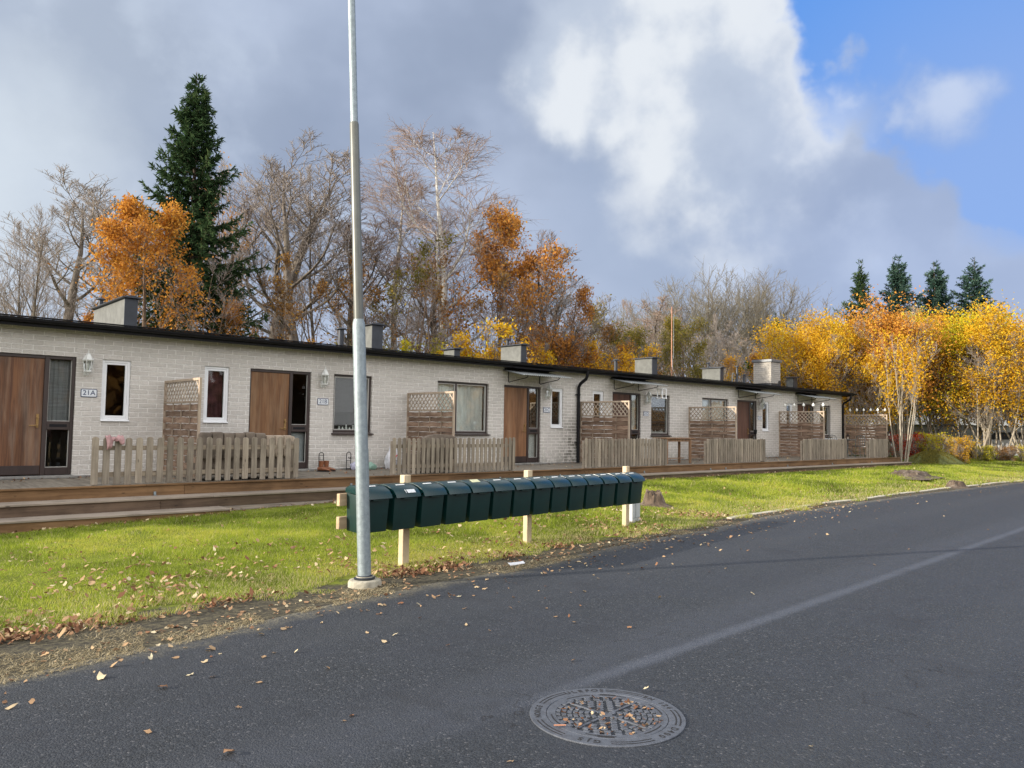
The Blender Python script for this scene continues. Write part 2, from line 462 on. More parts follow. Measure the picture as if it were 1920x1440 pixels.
MT['bag'] = mat('white_bag', (.66, .67, .70), 0.45, 0.12, 18, 0.5, 30)
MT['bag_lilac'] = mat('lilac_bag', (.52, .52, .66), 0.35, 0.3, 14, 0.6, 24)
MT['bag_green'] = mat('green_bag', (.22, .36, .29), 0.5, 0.2, 14, 0.5, 24)
MT['red_ink'] = mat('red_ink', (.62, .03, .05), 0.5)
MT['grey_plastic'] = mat('grey_cabinet', (.42, .44, .46), 0.5, 0.08, 8)
MT['grey_steel'] = mat('grey_steel', (.10, .12, .12), 0.45, 0.2, 8, metallic=0.3)
MT['trash'] = mat('paper', (.70, .71, .72), 0.6, 0.1, 20)
MT['bark'] = mat('bark', (.13, .108, .088), 0.95, 0.35, 7, 0.8, 30, stretch=(1, 1, .35), dirt=((.07, .075, .04), 2, .4))
MT['bark_brown'] = mat('bark_brown', (.15, .105, .075), 0.95, 0.35, 7, 0.8, 30, stretch=(1, 1, .35))
MT['bark_pale'] = mat('bark_pale', (.32, .28, .22), 0.9, 0.3, 9, 0.5, 30, stretch=(1, 1, .35), dirt=((.12, .10, .07), 5, .7))
MT['birch'] = mat('birch_bark', (.52, .50, .46), 0.85, 0.15, 6, 0.3, 20, dirt=((.05, .045, .04), 7, .95), stretch=(1, 1, 2.2))
MT['twig'] = mat('twig', (.27, .232, .205), 0.9, 0.2, 3)
MT['twig_red'] = mat('twig_reddish', (.28, .205, .165), 0.9, 0.2, 3)
MT['twig_grey'] = mat('twig_greyish', (.19, .17, .13), 0.9, 0.2, 3)
MT['spruce_bark'] = mat('spruce_bark', (.085, .062, .045), 0.95, 0.3, 8, 0.5, 30)
MT['needles'] = leaf_mat('needles', [(0, (.018, .038, .018)), (.5, (.044, .080, .034)), (1, (.11, .155, .06))], 0.2)
MT['needles_blue'] = leaf_mat('needles_blue', [(0, (.022, .050, .040)), (.5, (.050, .095, .072)), (1, (.12, .18, .13))], 0.15)
MT['lf_orange'] = leaf_mat('leaves_orange', [(0, (.22, .10, .03)), (.35, (.42, .18, .04)), (.75, (.62, .30, .055)), (1, (.72, .42, .08))])
MT['lf_rust'] = leaf_mat('leaves_rust', [(0, (.17, .085, .035)), (.4, (.42, .19, .05)), (.8, (.62, .30, .07)), (1, (.54, .36, .10))])
MT['lf_yellow'] = leaf_mat('leaves_yellow', [(0, (.28, .13, .02)), (.3, (.52, .28, .02)), (.7, (.72, .44, .03)), (1, (.62, .52, .06))])
MT['lf_gold'] = leaf_mat('leaves_gold', [(0, (.30, .14, .02)), (.3, (.54, .27, .025)), (.7, (.72, .43, .03)), (1, (.76, .54, .06))])
MT['lf_ygreen'] = leaf_mat('leaves_yellow_green', [(0, (.26, .24, .02)), (.35, (.42, .40, .03)), (.7, (.62, .56, .03)), (1, (.74, .52, .05))])
MT['lf_olive'] = leaf_mat('leaves_olive', [(0, (.11, .10, .03)), (.4, (.20, .18, .045)), (.8, (.30, .25, .06)), (1, (.42, .28, .05))])
MT['lf_brown'] = leaf_mat('leaves_brown', [(0, (.12, .065, .03)), (.4, (.24, .13, .05)), (.8, (.36, .20, .06)), (1, (.46, .30, .07))])
MT['lf_peach'] = leaf_mat('leaves_peach', [(0, (.30, .16, .08)), (.5, (.46, .26, .12)), (1, (.62, .40, .18))])
MT['lf_green'] = leaf_mat('leaves_green', [(0, (.018, .035, .012)), (.5, (.045, .085, .02)), (1, (.14, .18, .03))])
MT['lf_red'] = leaf_mat('leaves_red', [(0, (.20, .02, .012)), (.5, (.42, .04, .02)), (1, (.55, .10, .03))])
MT['grass'] = leaf_mat('grass_blades', [(0, (.085, .095, .025)), (.3, (.175, .235, .035)), (.7, (.34, .415, .05)), (.93, (.47, .46, .09)), (1, (.52, .45, .25))], 0.5)
MT['straw'] = leaf_mat('dry_straw', [(0, (.20, .16, .09)), (.5, (.38, .31, .18)), (1, (.56, .48, .32))], 0.2)
MT['fallen'] = leaf_mat('fallen_leaves', [(0, (.09, .05, .03)), (.3, (.22, .11, .065)), (.5, (.33, .20, .12)), (.75, (.48, .34, .20)), (1, (.64, .56, .38))], 0.2)
MT['stump'] = mat('stump_wood', (.085, .06, .042), 0.95, 0.5, 12, 1.0, 30, stretch=(1, 1, .3), dirt=((.26, .22, .17), 7, .9))
MT['moss'] = mat('mound_moss', (.075, .085, .022), 0.95, 0.4, 9, 1.0, 50)
MT['white_wall'] = mat('white_render', (.74, .74, .74), 0.85, 0.06, 2)
MT['grey_wall'] = mat('grey_boards', (.36, .37, .37), 0.85, 0.15, 3, stretch=(1, 1, 6))
MT['car_paint'] = mat('car_paint', (.62, .63, .64), 0.25, 0.04, 3, spec=0.6)
MT['rubber'] = mat('rubber', (.02, .02, .02), 0.8)
MT['copper'] = mat('copper_mast', (.42, .20, .12), 0.5, 0.2, 10)
MT['candle'] = mat('candle', (.70, .62, .52), 0.6)
MT['bulb'] = mat('bulb_plastic', (.78, .78, .72), 0.3)

def wood_door_mat(name, c1, c2, c3):
    """varnished veneer door, bleached and stained"""
    m = bpy.data.materials.new(name); m.use_nodes = True
    t = NT(m.node_tree); b = t.n['Principled BSDF']; b.inputs['Roughness'].default_value = 0.55; b.inputs['Specular IOR Level'].default_value = 0.35
    geo = t.new('ShaderNodeNewGeometry'); mp = t.new('ShaderNodeMapping'); mp.inputs['Scale'].default_value = (1, 1, .05)
    t.link(geo.outputs['Position'], mp.inputs[0])
    g = t.noise(mp.outputs[0], 22, 7, 0.65, 0.8)
    c = t.mix(t.smooth(g, 0.3, 0.7), c1, c2)
    mp2 = t.new('ShaderNodeMapping'); mp2.inputs['Scale'].default_value = (1, 1, .10); t.link(geo.outputs['Position'], mp2.inputs[0])
    n2 = t.noise(mp2.outputs[0], 8, 5, 0.6)
    c = t.mix(t.smooth(n2, 0.42, 0.70, 0, .5), c, c3)
    n3 = t.noise(mp2.outputs[0], 5.1, 4, 0.6, 0.2)
    c = t.mix(t.smooth(n3, 0.46, 0.70, 0, .5), c, tuple(.3 * x for x in c1))
    t.link(c, b.inputs['Base Color'])
    return m
MT['doorA'] = wood_door_mat('door_veneer_weathered', (.085, .036, .020), (.19, .085, .038), (.25, .19, .14))
MT['doorB'] = wood_door_mat('door_veneer_warm', (.125, .058, .026), (.23, .112, .048), (.29, .19, .11))
MT['doorC'] = wood_door_mat('door_veneer_orange', (.17, .078, .036), (.29, .142, .066), (.34, .21, .12))
MT['doorD'] = wood_door_mat('door_veneer_dark', (.07, .033, .022), (.13, .055, .035), (.16, .09, .06))

# ------------------------------------------------------------------ terrain and road
GE = [(-60, 5.5), (-8, 6.3), (1.0, 6.34), (2.1, 6.40), (3.9, 6.60), (5.1, 6.62), (7.1, 6.92), (8.75, 6.98), (10.3, 7.13), (12.0, 7.43), (14.7, 7.66), (20.7, 7.86), (24.4, 7.84), (30, 7.69), (60, 6.8), (200, 5)]
RE = [(-60, 4.6), (-8, 5.0), (.87, 5.36), (2.07, 5.58), (3.0, 5.85), (3.8, 5.98), (5.9, 6.14), (7.3, 6.43), (8.4, 6.6), (10.7, 6.88), (12.5, 7.12), (16.9, 7.46), (23.5, 7.52), (29, 7.42), (60, 6.5), (200, 4.6)]
gx_, gy_ = np.array(GE).T; rx_, ry_ = np.array(RE).T
def grass_edge(x): return np.interp(x, gx_, gy_)
def road_edge(x): return np.interp(x, rx_, ry_)
def vnoise(x, y, s, seed=0):
    """cheap smooth value noise"""
    r = np.random.default_rng(seed); T = r.random((64, 64))
    u = x / s; v = y / s; iu = np.floor(u).astype(int); iv = np.floor(v).astype(int); fu = u - iu; fv = v - iv
    fu = fu * fu * (3 - 2 * fu); fv = fv * fv * (3 - 2 * fv)
    g = lambda a, b: T[a % 64, b % 64]
    return (g(iu, iv) * (1 - fu) + g(iu + 1, iv) * fu) * (1 - fv) + (g(iu, iv + 1) * (1 - fu) + g(iu + 1, iv + 1) * fu) * fv - 0.5
FX = [-8, 1.8, 4.9, 7, 14, 23, 34, 60, 120]; FZ = [-.02, 0.0, .06, .10, .20, .20, .22, .25, .3]
def ground_z(x, y):
    x = np.asarray(x, float); y = np.asarray(y, float)
    e = road_edge(x); d = y - e
    foot = np.interp(x, FX, FZ)
    t = np.clip(d / np.maximum(12.0 - e, 1), 0, 1)
    zz = foot * t * t * (3 - 2 * t)
    zz = np.where(d < 0, -0.03, zz)
    zz = zz + np.clip(d, 0, 1) * (0.05 * vnoise(x, y, 1.1, 1) + 0.02 * vnoise(x, y, .35, 2))
    zz = np.where((d > -0.3) & (d < 0.0), -0.03 + 0.035 * (d + .3) / .3, zz)
    zz = np.where(y > 12.0, foot + np.clip((y - 16) * .02, 0, .25), zz)
    far = np.hypot(x, y)
    zz = np.where(d < -6, -0.03, zz)
    return zz
xs = np.unique(np.concatenate([-np.geomspace(9, 1500, 22)[::-1], np.arange(-8.5, 46, .14), np.geomspace(46.2, 1500, 26)]))
ys = np.unique(np.concatenate([-np.geomspace(3, 1500, 20)[::-1], np.arange(-2, 4.4, .8), np.arange(4.5, 14.4, .11), np.arange(14.6, 40, 1.0), np.geomspace(41, 1500, 24)]))
GX, GY = np.meshgrid(xs, ys, indexing='ij')
GZ = ground_z(GX, GY)
idx = np.arange(GX.size).reshape(GX.shape)
F = np.stack([idx[:-1, :-1], idx[1:, :-1], idx[1:, 1:], idx[:-1, 1:]], -1).reshape(-1, 4)
gm = bpy.data.materials.new('ground'); gm.use_nodes = True
t = NT(gm.node_tree); b = t.n['Principled BSDF']; b.inputs['Roughness'].default_value = 0.95; b.inputs['Specular IOR Level'].default_value = 0.1
at = t.new('ShaderNodeAttribute', attribute_name='tone'); geo = t.new('ShaderNodeNewGeometry')
P = geo.outputs['Position']
n1 = t.noise(P, 3.0, 6, 0.6); n2 = t.noise(P, 22, 6, 0.65); n3 = t.noise(P, 90, 4, 0.6)
grass = t.mix(t.smooth(n1, .3, .7), (.11, .135, .02), (.19, .22, .03))
grass = t.mix(t.smooth(n2, .5, .75, 0, .6), grass, (.10, .085, .035))
dirt = t.mix(t.smooth(n2, .35, .7), (.045, .042, .036), (.13, .115, .075))
dirt = t.mix(t.smooth(n3, .58, .72, 0, .6), dirt, (.19, .17, .13))
e = t.math('ADD', at.outputs['Fac'], t.math('MULTIPLY', t.math('SUBTRACT', n1, .5), .7))
e = t.math('ADD', e, t.math('MULTIPLY', t.math('SUBTRACT', n2, .5), .35))
c = t.mix(t.smooth(e, -.08, .12), dirt, grass)
t.link(c, b.inputs['Base Color'])
bn = t.new('ShaderNodeBump'); bn.inputs['Strength'].default_value = 0.8; bn.inputs['Distance'].default_value = 0.02
t.link(t.math('ADD', n2, t.math('MULTIPLY', n3, .5)), bn.inputs['Height']); t.link(bn.outputs[0], b.inputs['Normal'])
me = fast_mesh('ground', np.stack([GX.ravel(), GY.ravel(), GZ.ravel()], -1), F, mat=gm, smooth=True, attr=(GY - grass_edge(GX)).ravel())
tag(link('ground', me), kind='structure')

# asphalt sheet
rm = bpy.data.materials.new('asphalt'); rm.use_nodes = True
t = NT(rm.node_tree); b = t.n['Principled BSDF']; b.inputs['Specular IOR Level'].default_value = 0.5
geo = t.new('ShaderNodeNewGeometry'); P = geo.outputs['Position']
vo = t.new('ShaderNodeTexVoronoi'); vo.inputs['Scale'].default_value = 95; t.link(P, vo.inputs['Vector'])
vo2 = t.new('ShaderNodeTexVoronoi'); vo2.inputs['Scale'].default_value = 170; t.link(P, vo2.inputs['Vector'])
n1 = t.noise(P, 1.3, 6, 0.6); n2 = t.noise(P, 35, 6, 0.7); n3 = t.noise(P, 6, 6, 0.6)
sepc = t.new('ShaderNodeSeparateColor'); t.link(vo.outputs['Color'], sepc.inputs[0])
c = t.mix(t.smooth(sepc.outputs[0], 0.0, 1.0), (.011, .0135, .017), (.030, .035, .042))
c = t.mix(t.smooth(sepc.outputs[1], .955, .975, 0, .7), c, (.12, .12, .125))
c = t.mix(t.smooth(n1, .35, .7, 0, .45), c, (.028, .033, .045))
c = t.mix(t.smooth(n3, .5, .75, 0, .35), c, (.010, .011, .014))
sx = t.new('ShaderNodeSeparateXYZ'); t.link(P, sx.inputs[0])
# the paving seam: a dusty pale joint running along the road
dl = t.math('SUBTRACT', sx.outputs[1], t.math('MULTIPLY_ADD', sx.outputs[0], .0535, 2.955))
dl = t.math('ADD', dl, t.math('MULTIPLY', t.math('SUBTRACT', n3, .5), .07))
ad = t.math('ABSOLUTE', dl)
seam = t.math('MULTIPLY', t.smooth(ad, .01, .10, 1, 0), t.smooth(n2, .25, .6, .45, 1))
c = t.mix(t.math('MULTIPLY', t.math('MULTIPLY', seam, t.smooth(sx.outputs[0], 2.2, 4.2, .12, 1.0)), .46), c, (.115, .13, .165))
worn = t.math('MULTIPLY', t.smooth(t.math('ABSOLUTE', t.math('ADD', dl, -.22)), .05, .42, 1, 0), t.smooth(n3, .3, .7, .2, 1))
c = t.mix(t.math('MULTIPLY', worn, .45), c, (.045, .053, .074))
# tyre tracks, faint hairline cracks and damp patches
trk = t.smooth(t.math('ABSOLUTE', t.math('SINE', t.math('MULTIPLY_ADD', dl, 1.9, 1.0))), .75, 1.0)
c = t.mix(t.math('MULTIPLY', trk, .25), c, (.040, .044, .050))
vc = t.new('ShaderNodeTexVoronoi', feature='DISTANCE_TO_EDGE'); vc.inputs['Scale'].default_value = .42
nw = t.new('ShaderNodeTexNoise'); nw.inputs['Scale'].default_value = 2.5; nw.inputs['Detail'].default_value = 6; t.link(P, nw.inputs['Vector'])
wv2 = t.vmath('SCALE', nw.outputs['Color']); wv2.node.inputs['Scale'].default_value = 1.1
t.link(t.vmath('ADD', P, wv2), vc.inputs['Vector'])
crk = t.math('MULTIPLY', t.smooth(vc.outputs['Distance'], .0012, .005, 1, 0), t.smooth(n1, .48, .62))
c = t.mix(t.math('MULTIPLY', crk, .8), c, (.006, .006, .007))
c = t.mix(t.math('MULTIPLY', t.smooth(n1, .56, .68), .4), c, (.012, .013, .015))
# gravel dust near the verge
at = t.new('ShaderNodeAttribute', attribute_name='tone')
ed = t.math('ADD', at.outputs['Fac'], t.math('MULTIPLY', t.math('SUBTRACT', n3, .5), .5))
c = t.mix(t.math('MULTIPLY', t.smooth(ed, -.35, .02), t.smooth(n2, .40, .58, .1, .85)), c, (.19, .17, .115))
t.link(c, b.inputs['Base Color'])
t.link(t.smooth(n2, .3, .7, .5, .78), b.inputs['Roughness'])
bn = t.new('ShaderNodeBump'); bn.inputs['Strength'].default_value = 0.75; bn.inputs['Distance'].default_value = 0.006
hh = t.math('ADD', t.math('MULTIPLY', vo.outputs['Distance'], -1.0), t.math('ADD', t.math('MULTIPLY', vo2.outputs['Distance'], -.5), t.math('MULTIPLY', n2, .2)))
t.link(hh, bn.inputs['Height']); t.link(bn.outputs[0], b.inputs['Normal'])
xs2 = np.unique(np.concatenate([-np.geomspace(9, 400, 12)[::-1], np.arange(-8.5, 46, .25), np.geomspace(46.2, 400, 14)]))
off = np.concatenate([[0, -.05, -.12, -.25, -.4, -.7, -1.2, -2, -3, -4.5], -np.geomspace(6, 16, 5)])
RX, OF = np.meshgrid(xs2, off, indexing='ij')
jit = 0.10 * vnoise(RX, RX * 0, .5, 5) + 0.14 * vnoise(RX, RX * 0, 1.7, 6)
RY = road_edge(RX) + OF + jit * (OF > -.3)
RZ = np.where(OF > -.01, -0.006, 0.0)
idx = np.arange(RX.size).reshape(RX.shape)
F = np.stack([idx[:-1, :-1], idx[:-1, 1:], idx[1:, 1:], idx[1:, :-1]], -1).reshape(-1, 4)
me = fast_mesh('road', np.stack([RX.ravel(), RY.ravel(), RZ.ravel()], -1), F, mat=rm, attr=OF.ravel())
tag(link('road', me), kind='structure')

# thin concrete kerb strip between lawn and old asphalt on the right
mb = MB()
kx = np.arange(11.6, 33, .4)
pts = [(x, float(grass_edge(x)) - .09 + .03 * math.sin(x * 1.7)) for x in kx]
for i in range(len(pts) - 1):
    (x0, y0), (x1, y1) = pts[i], pts[i + 1]
    z0 = float(ground_z(x0, y0 + .03)); z1 = float(ground_z(x1, y1 + .03))
    wd = .05
    mb.add([(x0, y0 - wd, z0 - .05), (x1, y1 - wd, z1 - .05), (x1, y1 + wd, z1 - .05), (x0, y0 + wd, z0 - .05),
            (x0, y0 - wd, z0 + .015), (x1, y1 - wd, z1 + .015), (x1, y1 + wd, z1 + .02), (x0, y0 + wd, z0 + .02)],
           [(4, 5, 6, 7), (0, 1, 5, 4), (2, 3, 7, 6)] + ([(0, 4, 7, 3)] if i == 0 else []) + ([(1, 2, 6, 5)] if i == len(pts) - 2 else []))
tag(mb.build('kerb_strip', mat('kerb_gravel', (.42, .39, .31), .95, .35, 14, .8, 70)), kind='structure')

# ------------------------------------------------------------------ grass blades, straw, leaves (uncountable)
def blades(n, xr, yr, h, wd, hv=.4, toneb=0.0, dens=None):
    x = rng.uniform(*xr, n * 2); y = rng.uniform(*yr, n * 2)
    e = y - grass_edge(x)
    keep = (e + .9 * vnoise(x, y, .8, 11) * .6 + .5 * vnoise(x, y, .25, 12) > -.02) & (y < 11.97 + 0 * x)
    keep &= (vnoise(x, y, .35, 18) + .5 * vnoise(x, y, 1.5, 19) > -.42) | (rng.random(n * 2) < .25)
    keep |= (e > 0) & (x > 33.6) & (y < 13.3)
    if dens is not None: keep &= rng.random(n * 2) < dens(x, y)
    x = x[keep][:n]; y = y[keep][:n]; k = len(x)
    zz = ground_z(x, y)
    ht = h * (1 + hv * rng.uniform(-1, 1, k)) * (1 + 1.1 * vnoise(x, y, .4, 13) + .6 * vnoise(x, y, 1.6, 14))
    a = rng.uniform(0, 2 * np.pi, k); le = ht * rng.uniform(.2, 1.0, k)
    a2 = rng.uniform(0, 2 * np.pi, k)
    p0 = np.stack([x - np.cos(a) * wd / 2, y - np.sin(a) * wd / 2, zz - .005], -1)
    p1 = np.stack([x + np.cos(a) * wd / 2, y + np.sin(a) * wd / 2, zz - .005], -1)
    p2 = np.stack([x + np.cos(a2) * le, y + np.sin(a2) * le, zz + ht], -1)
    tone = np.clip(.52 + toneb + .75 * vnoise(x, y, .8, 15) + .55 * vnoise(x, y, 2.6, 16) + .4 * vnoise(x, y, .22, 17) + rng.normal(0, .17, k), 0, .93)
    dry = rng.random(k) < (.07 + .38 * np.clip(1 - (y - grass_edge(x)) / 1.4, 0, 1))
    tone = np.where(dry, 1.0, tone)
    return p0, p1, p2, tone
parts_ = [blades(160000, (0.2, 8), (6.0, 12), .037, .006), blades(110000, (6, 17), (6.0, 12), .042, .009),
          blades(120000, (14, 46), (6.6, 14), .055, .017)]
p0 = np.concatenate([p[0] for p in parts_]); p1 = np.concatenate([p[1] for p in parts_]); p2 = np.concatenate([p[2] for p in parts_]); tn = np.concatenate([p[3] for p in parts_])
k = len(p0); V = np.stack([p0, p1, p2], 1).reshape(-1, 3)
me = fast_mesh('lawn_grass', V, np.arange(3 * k).reshape(-1, 3), mat=MT['grass'], attr=np.repeat(tn, 3))
tag(link('lawn_grass', me), 'short sunlit yellow green grass of the lawn strip between terrace and road', 'grass', kind='stuff')

# dry straw on the verge
n = 60000
x = rng.uniform(-.5, 12, n) ** 1.0; y = road_edge(x) + np.abs(rng.normal(0, .45, n)) - .15
pat = vnoise(x, y, .55, 21) + .5 * vnoise(x, y, .2, 22) + np.where(x < 2.6, .28, -.16) + .25 * np.exp(-((x - 6.2) / .9) ** 2)
keep = (pat > .02) & (y < grass_edge(x) + .05)
x, y = x[keep], y[keep]; k = len(x); a = rng.uniform(0, 2 * np.pi, k); L = rng.uniform(.015, .05, k)
zz = np.maximum(ground_z(x, y), 0) + .004
dx = np.cos(a) * L / 2; dy = np.sin(a) * L / 2
V = np.stack([np.stack([x - dx - dy * .09, y - dy + dx * .09, zz], -1), np.stack([x - dx + dy * .09, y - dy - dx * .09, zz], -1), np.stack([x + dx, y + dy, zz + rng.uniform(0, .02, k)], -1)], 1).reshape(-1, 3)
me = fast_mesh('dry_straw', V, np.arange(3 * k).reshape(-1, 3), mat=MT['straw'], attr=np.repeat(rng.random(k), 3))
tag(link('dry_straw', me), 'pale dry grass clippings strewn along the verge beside the asphalt', 'dry grass', kind='stuff')

def leaf_cloud(x, y, zz, size, tone, curl=.35, name='fallen_leaves'):
    k = len(x)
    ang = rng.uniform(0, 2 * np.pi, k)
    tx = rng.normal(0, curl, k); ty = rng.normal(0, curl, k)
    shape = np.array([(-.5, 0, .06), (-.28, .26, .0), (.05, .36, .07), (.34, .2, .0), (.55, 0, .12), (.3, -.24, .0), (.02, -.33, .05), (-.3, -.22, .0)])
    S = shape[None] * size[:, None, None] * (1 + rng.normal(0, .16, (k, 8, 1)))
    S[..., 2] += rng.normal(0, .06, (k, 8)) * size[:, None]
    S[..., 1] *= rng.uniform(.7, 1.2, k)[:, None]
    zz2 = S[..., 2] + S[..., 0] * tx[:, None] + S[..., 1] * ty[:, None]
    zz2 -= zz2.min(1)[:, None]
    X = S[..., 0] * np.cos(ang)[:, None] - S[..., 1] * np.sin(ang)[:, None] + x[:, None]
    Y = S[..., 0] * np.sin(ang)[:, None] + S[..., 1] * np.cos(ang)[:, None] + y[:, None]
    V = np.stack([X, Y, zz2 + zz[:, None] + .002], -1).reshape(-1, 3)
    I = np.arange(k)[:, None] * 8
    F = np.concatenate([I + np.array([0, 1, 2, 7]), I + np.array([2, 3, 6, 7]), I + np.array([3, 4, 5, 6])])
    return V, F, np.repeat(tone, 8)
def build_leaves(name, x, y, zz, size, tone, label, cat, curl=.35):
    V, F, tt = leaf_cloud(x, y, zz, size, tone, curl)
    me = fast_mesh(name, V, F, mat=MT['fallen'], attr=tt)
    return tag(link(name, me), label, cat, kind='stuff')
# leaves on the lawn
n = 5200
x = np.concatenate([rng.uniform(0, 12, n), rng.uniform(8, 40, 2200)]); m_ = len(x)
u = rng.exponential(1.2, m_); y = grass_edge(x) + u
keep = (y < 11.9) & (rng.random(m_) < .25 + 1.6 * (vnoise(x, y, 1.1, 31) + .8 * vnoise(x, y, .4, 32) + .15)); x, y = x[keep], y[keep]
sz = rng.uniform(.02, .065, len(x)); tone = np.clip(rng.beta(2, 1.6, len(x)), 0, 1)
build_leaves('lawn_leaves', x, y, ground_z(x, y) + .018, sz, tone, 'brown and pale fallen leaves scattered over the sunlit lawn', 'fallen leaves')
# band of brown leaves along the lawn edge
n = 5200; x = rng.uniform(.2, 8.6, n); y = grass_edge(x) + rng.normal(-.10, .10, n)
keep = rng.random(n) < np.clip(.75 - x / 7 + 1.5 * vnoise(x, y, .5, 33), 0, 1); x, y = x[keep], y[keep]
build_leaves('leaf_drift', x, y, np.maximum(ground_z(x, y), 0) + rng.uniform(0, .02, len(x)), rng.uniform(.018, .052, len(x)), rng.beta(1.5, 2.3, len(x)),
             'drift of rust brown leaves banked along the front edge of the lawn', 'fallen leaves', .5)
# small leaves on the asphalt, thinning away from the verge
n = 2600; x = np.concatenate([rng.uniform(.3, 16, n), rng.uniform(10, 40, 900)]); y = road_edge(x) - rng.exponential(.42, len(x)) + .3
keep = (y > .8) & (rng.random(len(x)) < .55 + .9 * vnoise(x, y, 1.2, 35)); x, y = x[keep], y[keep]
build_leaves('road_leaves', x, y, np.maximum(ground_z(x, y), 0) + .001, rng.uniform(.015, .05, len(x)), np.clip(rng.normal(.60, .2, len(x)), 0, 1),
             'small tan and yellow leaves littering the asphalt near the verge', 'fallen leaves', .25)
# leaves and debris on the terrace
n = 900; x = rng.uniform(0, 33, n); y = np.where(rng.random(n) < .6, 15.4 - rng.exponential(.25, n), rng.uniform(13, 15.4, n)); y = np.clip(y, 12.95, 15.45)
build_leaves('terrace_leaves', x, y, np.full(n, .486), rng.uniform(.02, .06, n), rng.beta(1.6, 1.6, n), 'dry leaves lying on the terrace boards against the brick wall', 'fallen leaves')
n = 1300; x = rng.uniform(0, 33, n); y = np.where(x < 4.9, rng.uniform(11.8, 12.0, n), rng.uniform(12.1, 12.46, n)) 
build_leaves('step_leaves', x, y, ground_z(x, y) + .01, rng.uniform(.02, .06, n), rng.beta(1.6, 1.6, n), 'dry leaves lodged along the foot of the timber steps', 'fallen leaves')

# ------------------------------------------------------------------ the row house
WY = 15.5; ZD = 0.48; ZT = 3.12
X0, X1, YB = -9.0, 33.65, 21.2
house = empty('row_house', (0, WY, ZD), label='long low brick terrace row with flat black roof edge and brown doors', cat='house')
def H(o):
    """re-express world geometry in the house's own space"""
    o.location = (0, -WY, -ZD); return o
DOORS = [(2.04, 'A'), (6.65, 'B'), (13.70, 'C'), (18.16, 'D'), (25.19, 'E'), (29.70, 'F')]
DW = 1.385
WHITE = [(3.85, 4.34), (5.71, 6.21), (15.48, 15.98), (17.26, 17.75), (26.96, 27.46), (28.80, 29.29)]
DARK = [(8.59, 9.59), (20.08, 21.08), (31.64, 32.60)]
BIG = [(0.0, 1.68), (11.48, 13.16), (22.95, 24.61)]
openings = [(x, x + DW, ZD, 2.635) for x, _ in DOORS] + [(a, b_, 1.50, 2.625) for a, b_ in WHITE] + [(a, b_, 1.31, 2.63) for a, b_ in DARK + BIG]
bx = sorted({X0, X1} | {v for o in openings for v in o[:2]})
bz = sorted({ZD - .02, ZT} | {v for o in openings for v in o[2:]})
mb = MB()
RV = .10
def inside(xa, xb, za, zb):
    xm, zm = (xa + xb) / 2, (za + zb) / 2
    return any(o[0] < xm < o[1] and o[2] < zm < o[3] for o in openings)
for i in range(len(bx) - 1):
    for j in range(len(bz) - 1):
        if not inside(bx[i], bx[i + 1], bz[j], bz[j + 1]):
            mb.add([(bx[i], WY, bz[j]), (bx[i + 1], WY, bz[j]), (bx[i + 1], WY, bz[j + 1]), (bx[i], WY, bz[j + 1])], [(0, 1, 2, 3)])
for a, b_, c_, d_ in openings:
    mb.add([(a, WY, c_), (a, WY, d_), (a, WY + RV + .06, d_), (a, WY + RV + .06, c_)], [(0, 1, 2, 3)])
    mb.add([(b_, WY, c_), (b_, WY, d_), (b_, WY + RV + .06, d_), (b_, WY + RV + .06, c_)], [(3, 2, 1, 0)])
    mb.add([(a, WY, d_), (b_, WY, d_), (b_, WY + RV + .06, d_), (a, WY + RV + .06, d_)], [(0, 1, 2, 3)])
    mb.add([(a, WY, c_), (b_, WY, c_), (b_, WY + RV + .06, c_), (a, WY + RV + .06, c_)], [(3, 2, 1, 0)])
for xe in (X0, X1):
    mb.add([(xe, WY, ZD - .3), (xe, YB, ZD - .3), (xe, YB, ZT), (xe, WY, ZT)], [(0, 1, 2, 3)])
mb.add([(X0, YB, ZD - .3), (X1, YB, ZD - .3), (X1, YB, ZT), (X0, YB, ZT)], [(0, 1, 2, 3)])
H(mb.build('wall', MT['brick'], house))
mb = MB(); mb.box(X0 - .02, X1 + .02, WY - .03, WY + .02, ZD - .42, ZD + .03); H(mb.build('plinth', MT['plinth'], house))
mb = MB(); mb.box(X0 + .1, X1 - .1, WY + 1.9, WY + 1.95, ZD, ZT - .05); mb.box(X0 + .1, X1 - .1, WY + .2, WY + 1.9, ZD - .03, ZD)
for xx in [v for x, _ in DOORS for v in (x - .35, x + 3.0)]: mb.box(xx, xx + .06, WY + .17, WY + 1.9, ZD, ZT - .06)
H(mb.build('inner_room', MT['dark_room'], house))
# roof slab, fascia, gutter
mb = MB(); mb.prism([(15.24, 3.12), (15.24, 3.235), (21.5, 3.40), (21.5, 3.12)], X0 - .2, X1 + .55, 'x'); H(mb.build('roof', MT['roof'], house))
mb = MB()
mb.box(X0 - .2, X1 + .58, 15.205, 15.237, 3.085, 3.225)
mb.box(X0 - .2, X1 + .58, 15.17, 15.26, 3.24, 3.258)
mb.box(X1 + .553, X1 + .585, 15.24, 21.5, 3.09, 3.27)
H(mb.build('fascia', MT['black'], house, .004))
gut = []
for i in range(9):
    a = math.pi * i / 8
    gut.append((15.135 + .062 * math.cos(a), 3.205 - .062 * math.sin(a)))
inn = [(15.135 + .054 * math.cos(math.pi * i / 8), 3.205 - .054 * math.sin(math.pi * i / 8)) for i in range(8, -1, -1)]
mb = MB(); mb.prism(gut + inn, X0 - .2, X1 + .62, 'x')
mb.box(X1 + .6, X1 + .62, 15.075, 15.195, 3.145, 3.205)
for gx in np.arange(-8, 34, .9): mb.box(gx, gx + .025, 15.07, 15.205, 3.20, 3.212)
H(mb.build('gutter', MT['black'], house))
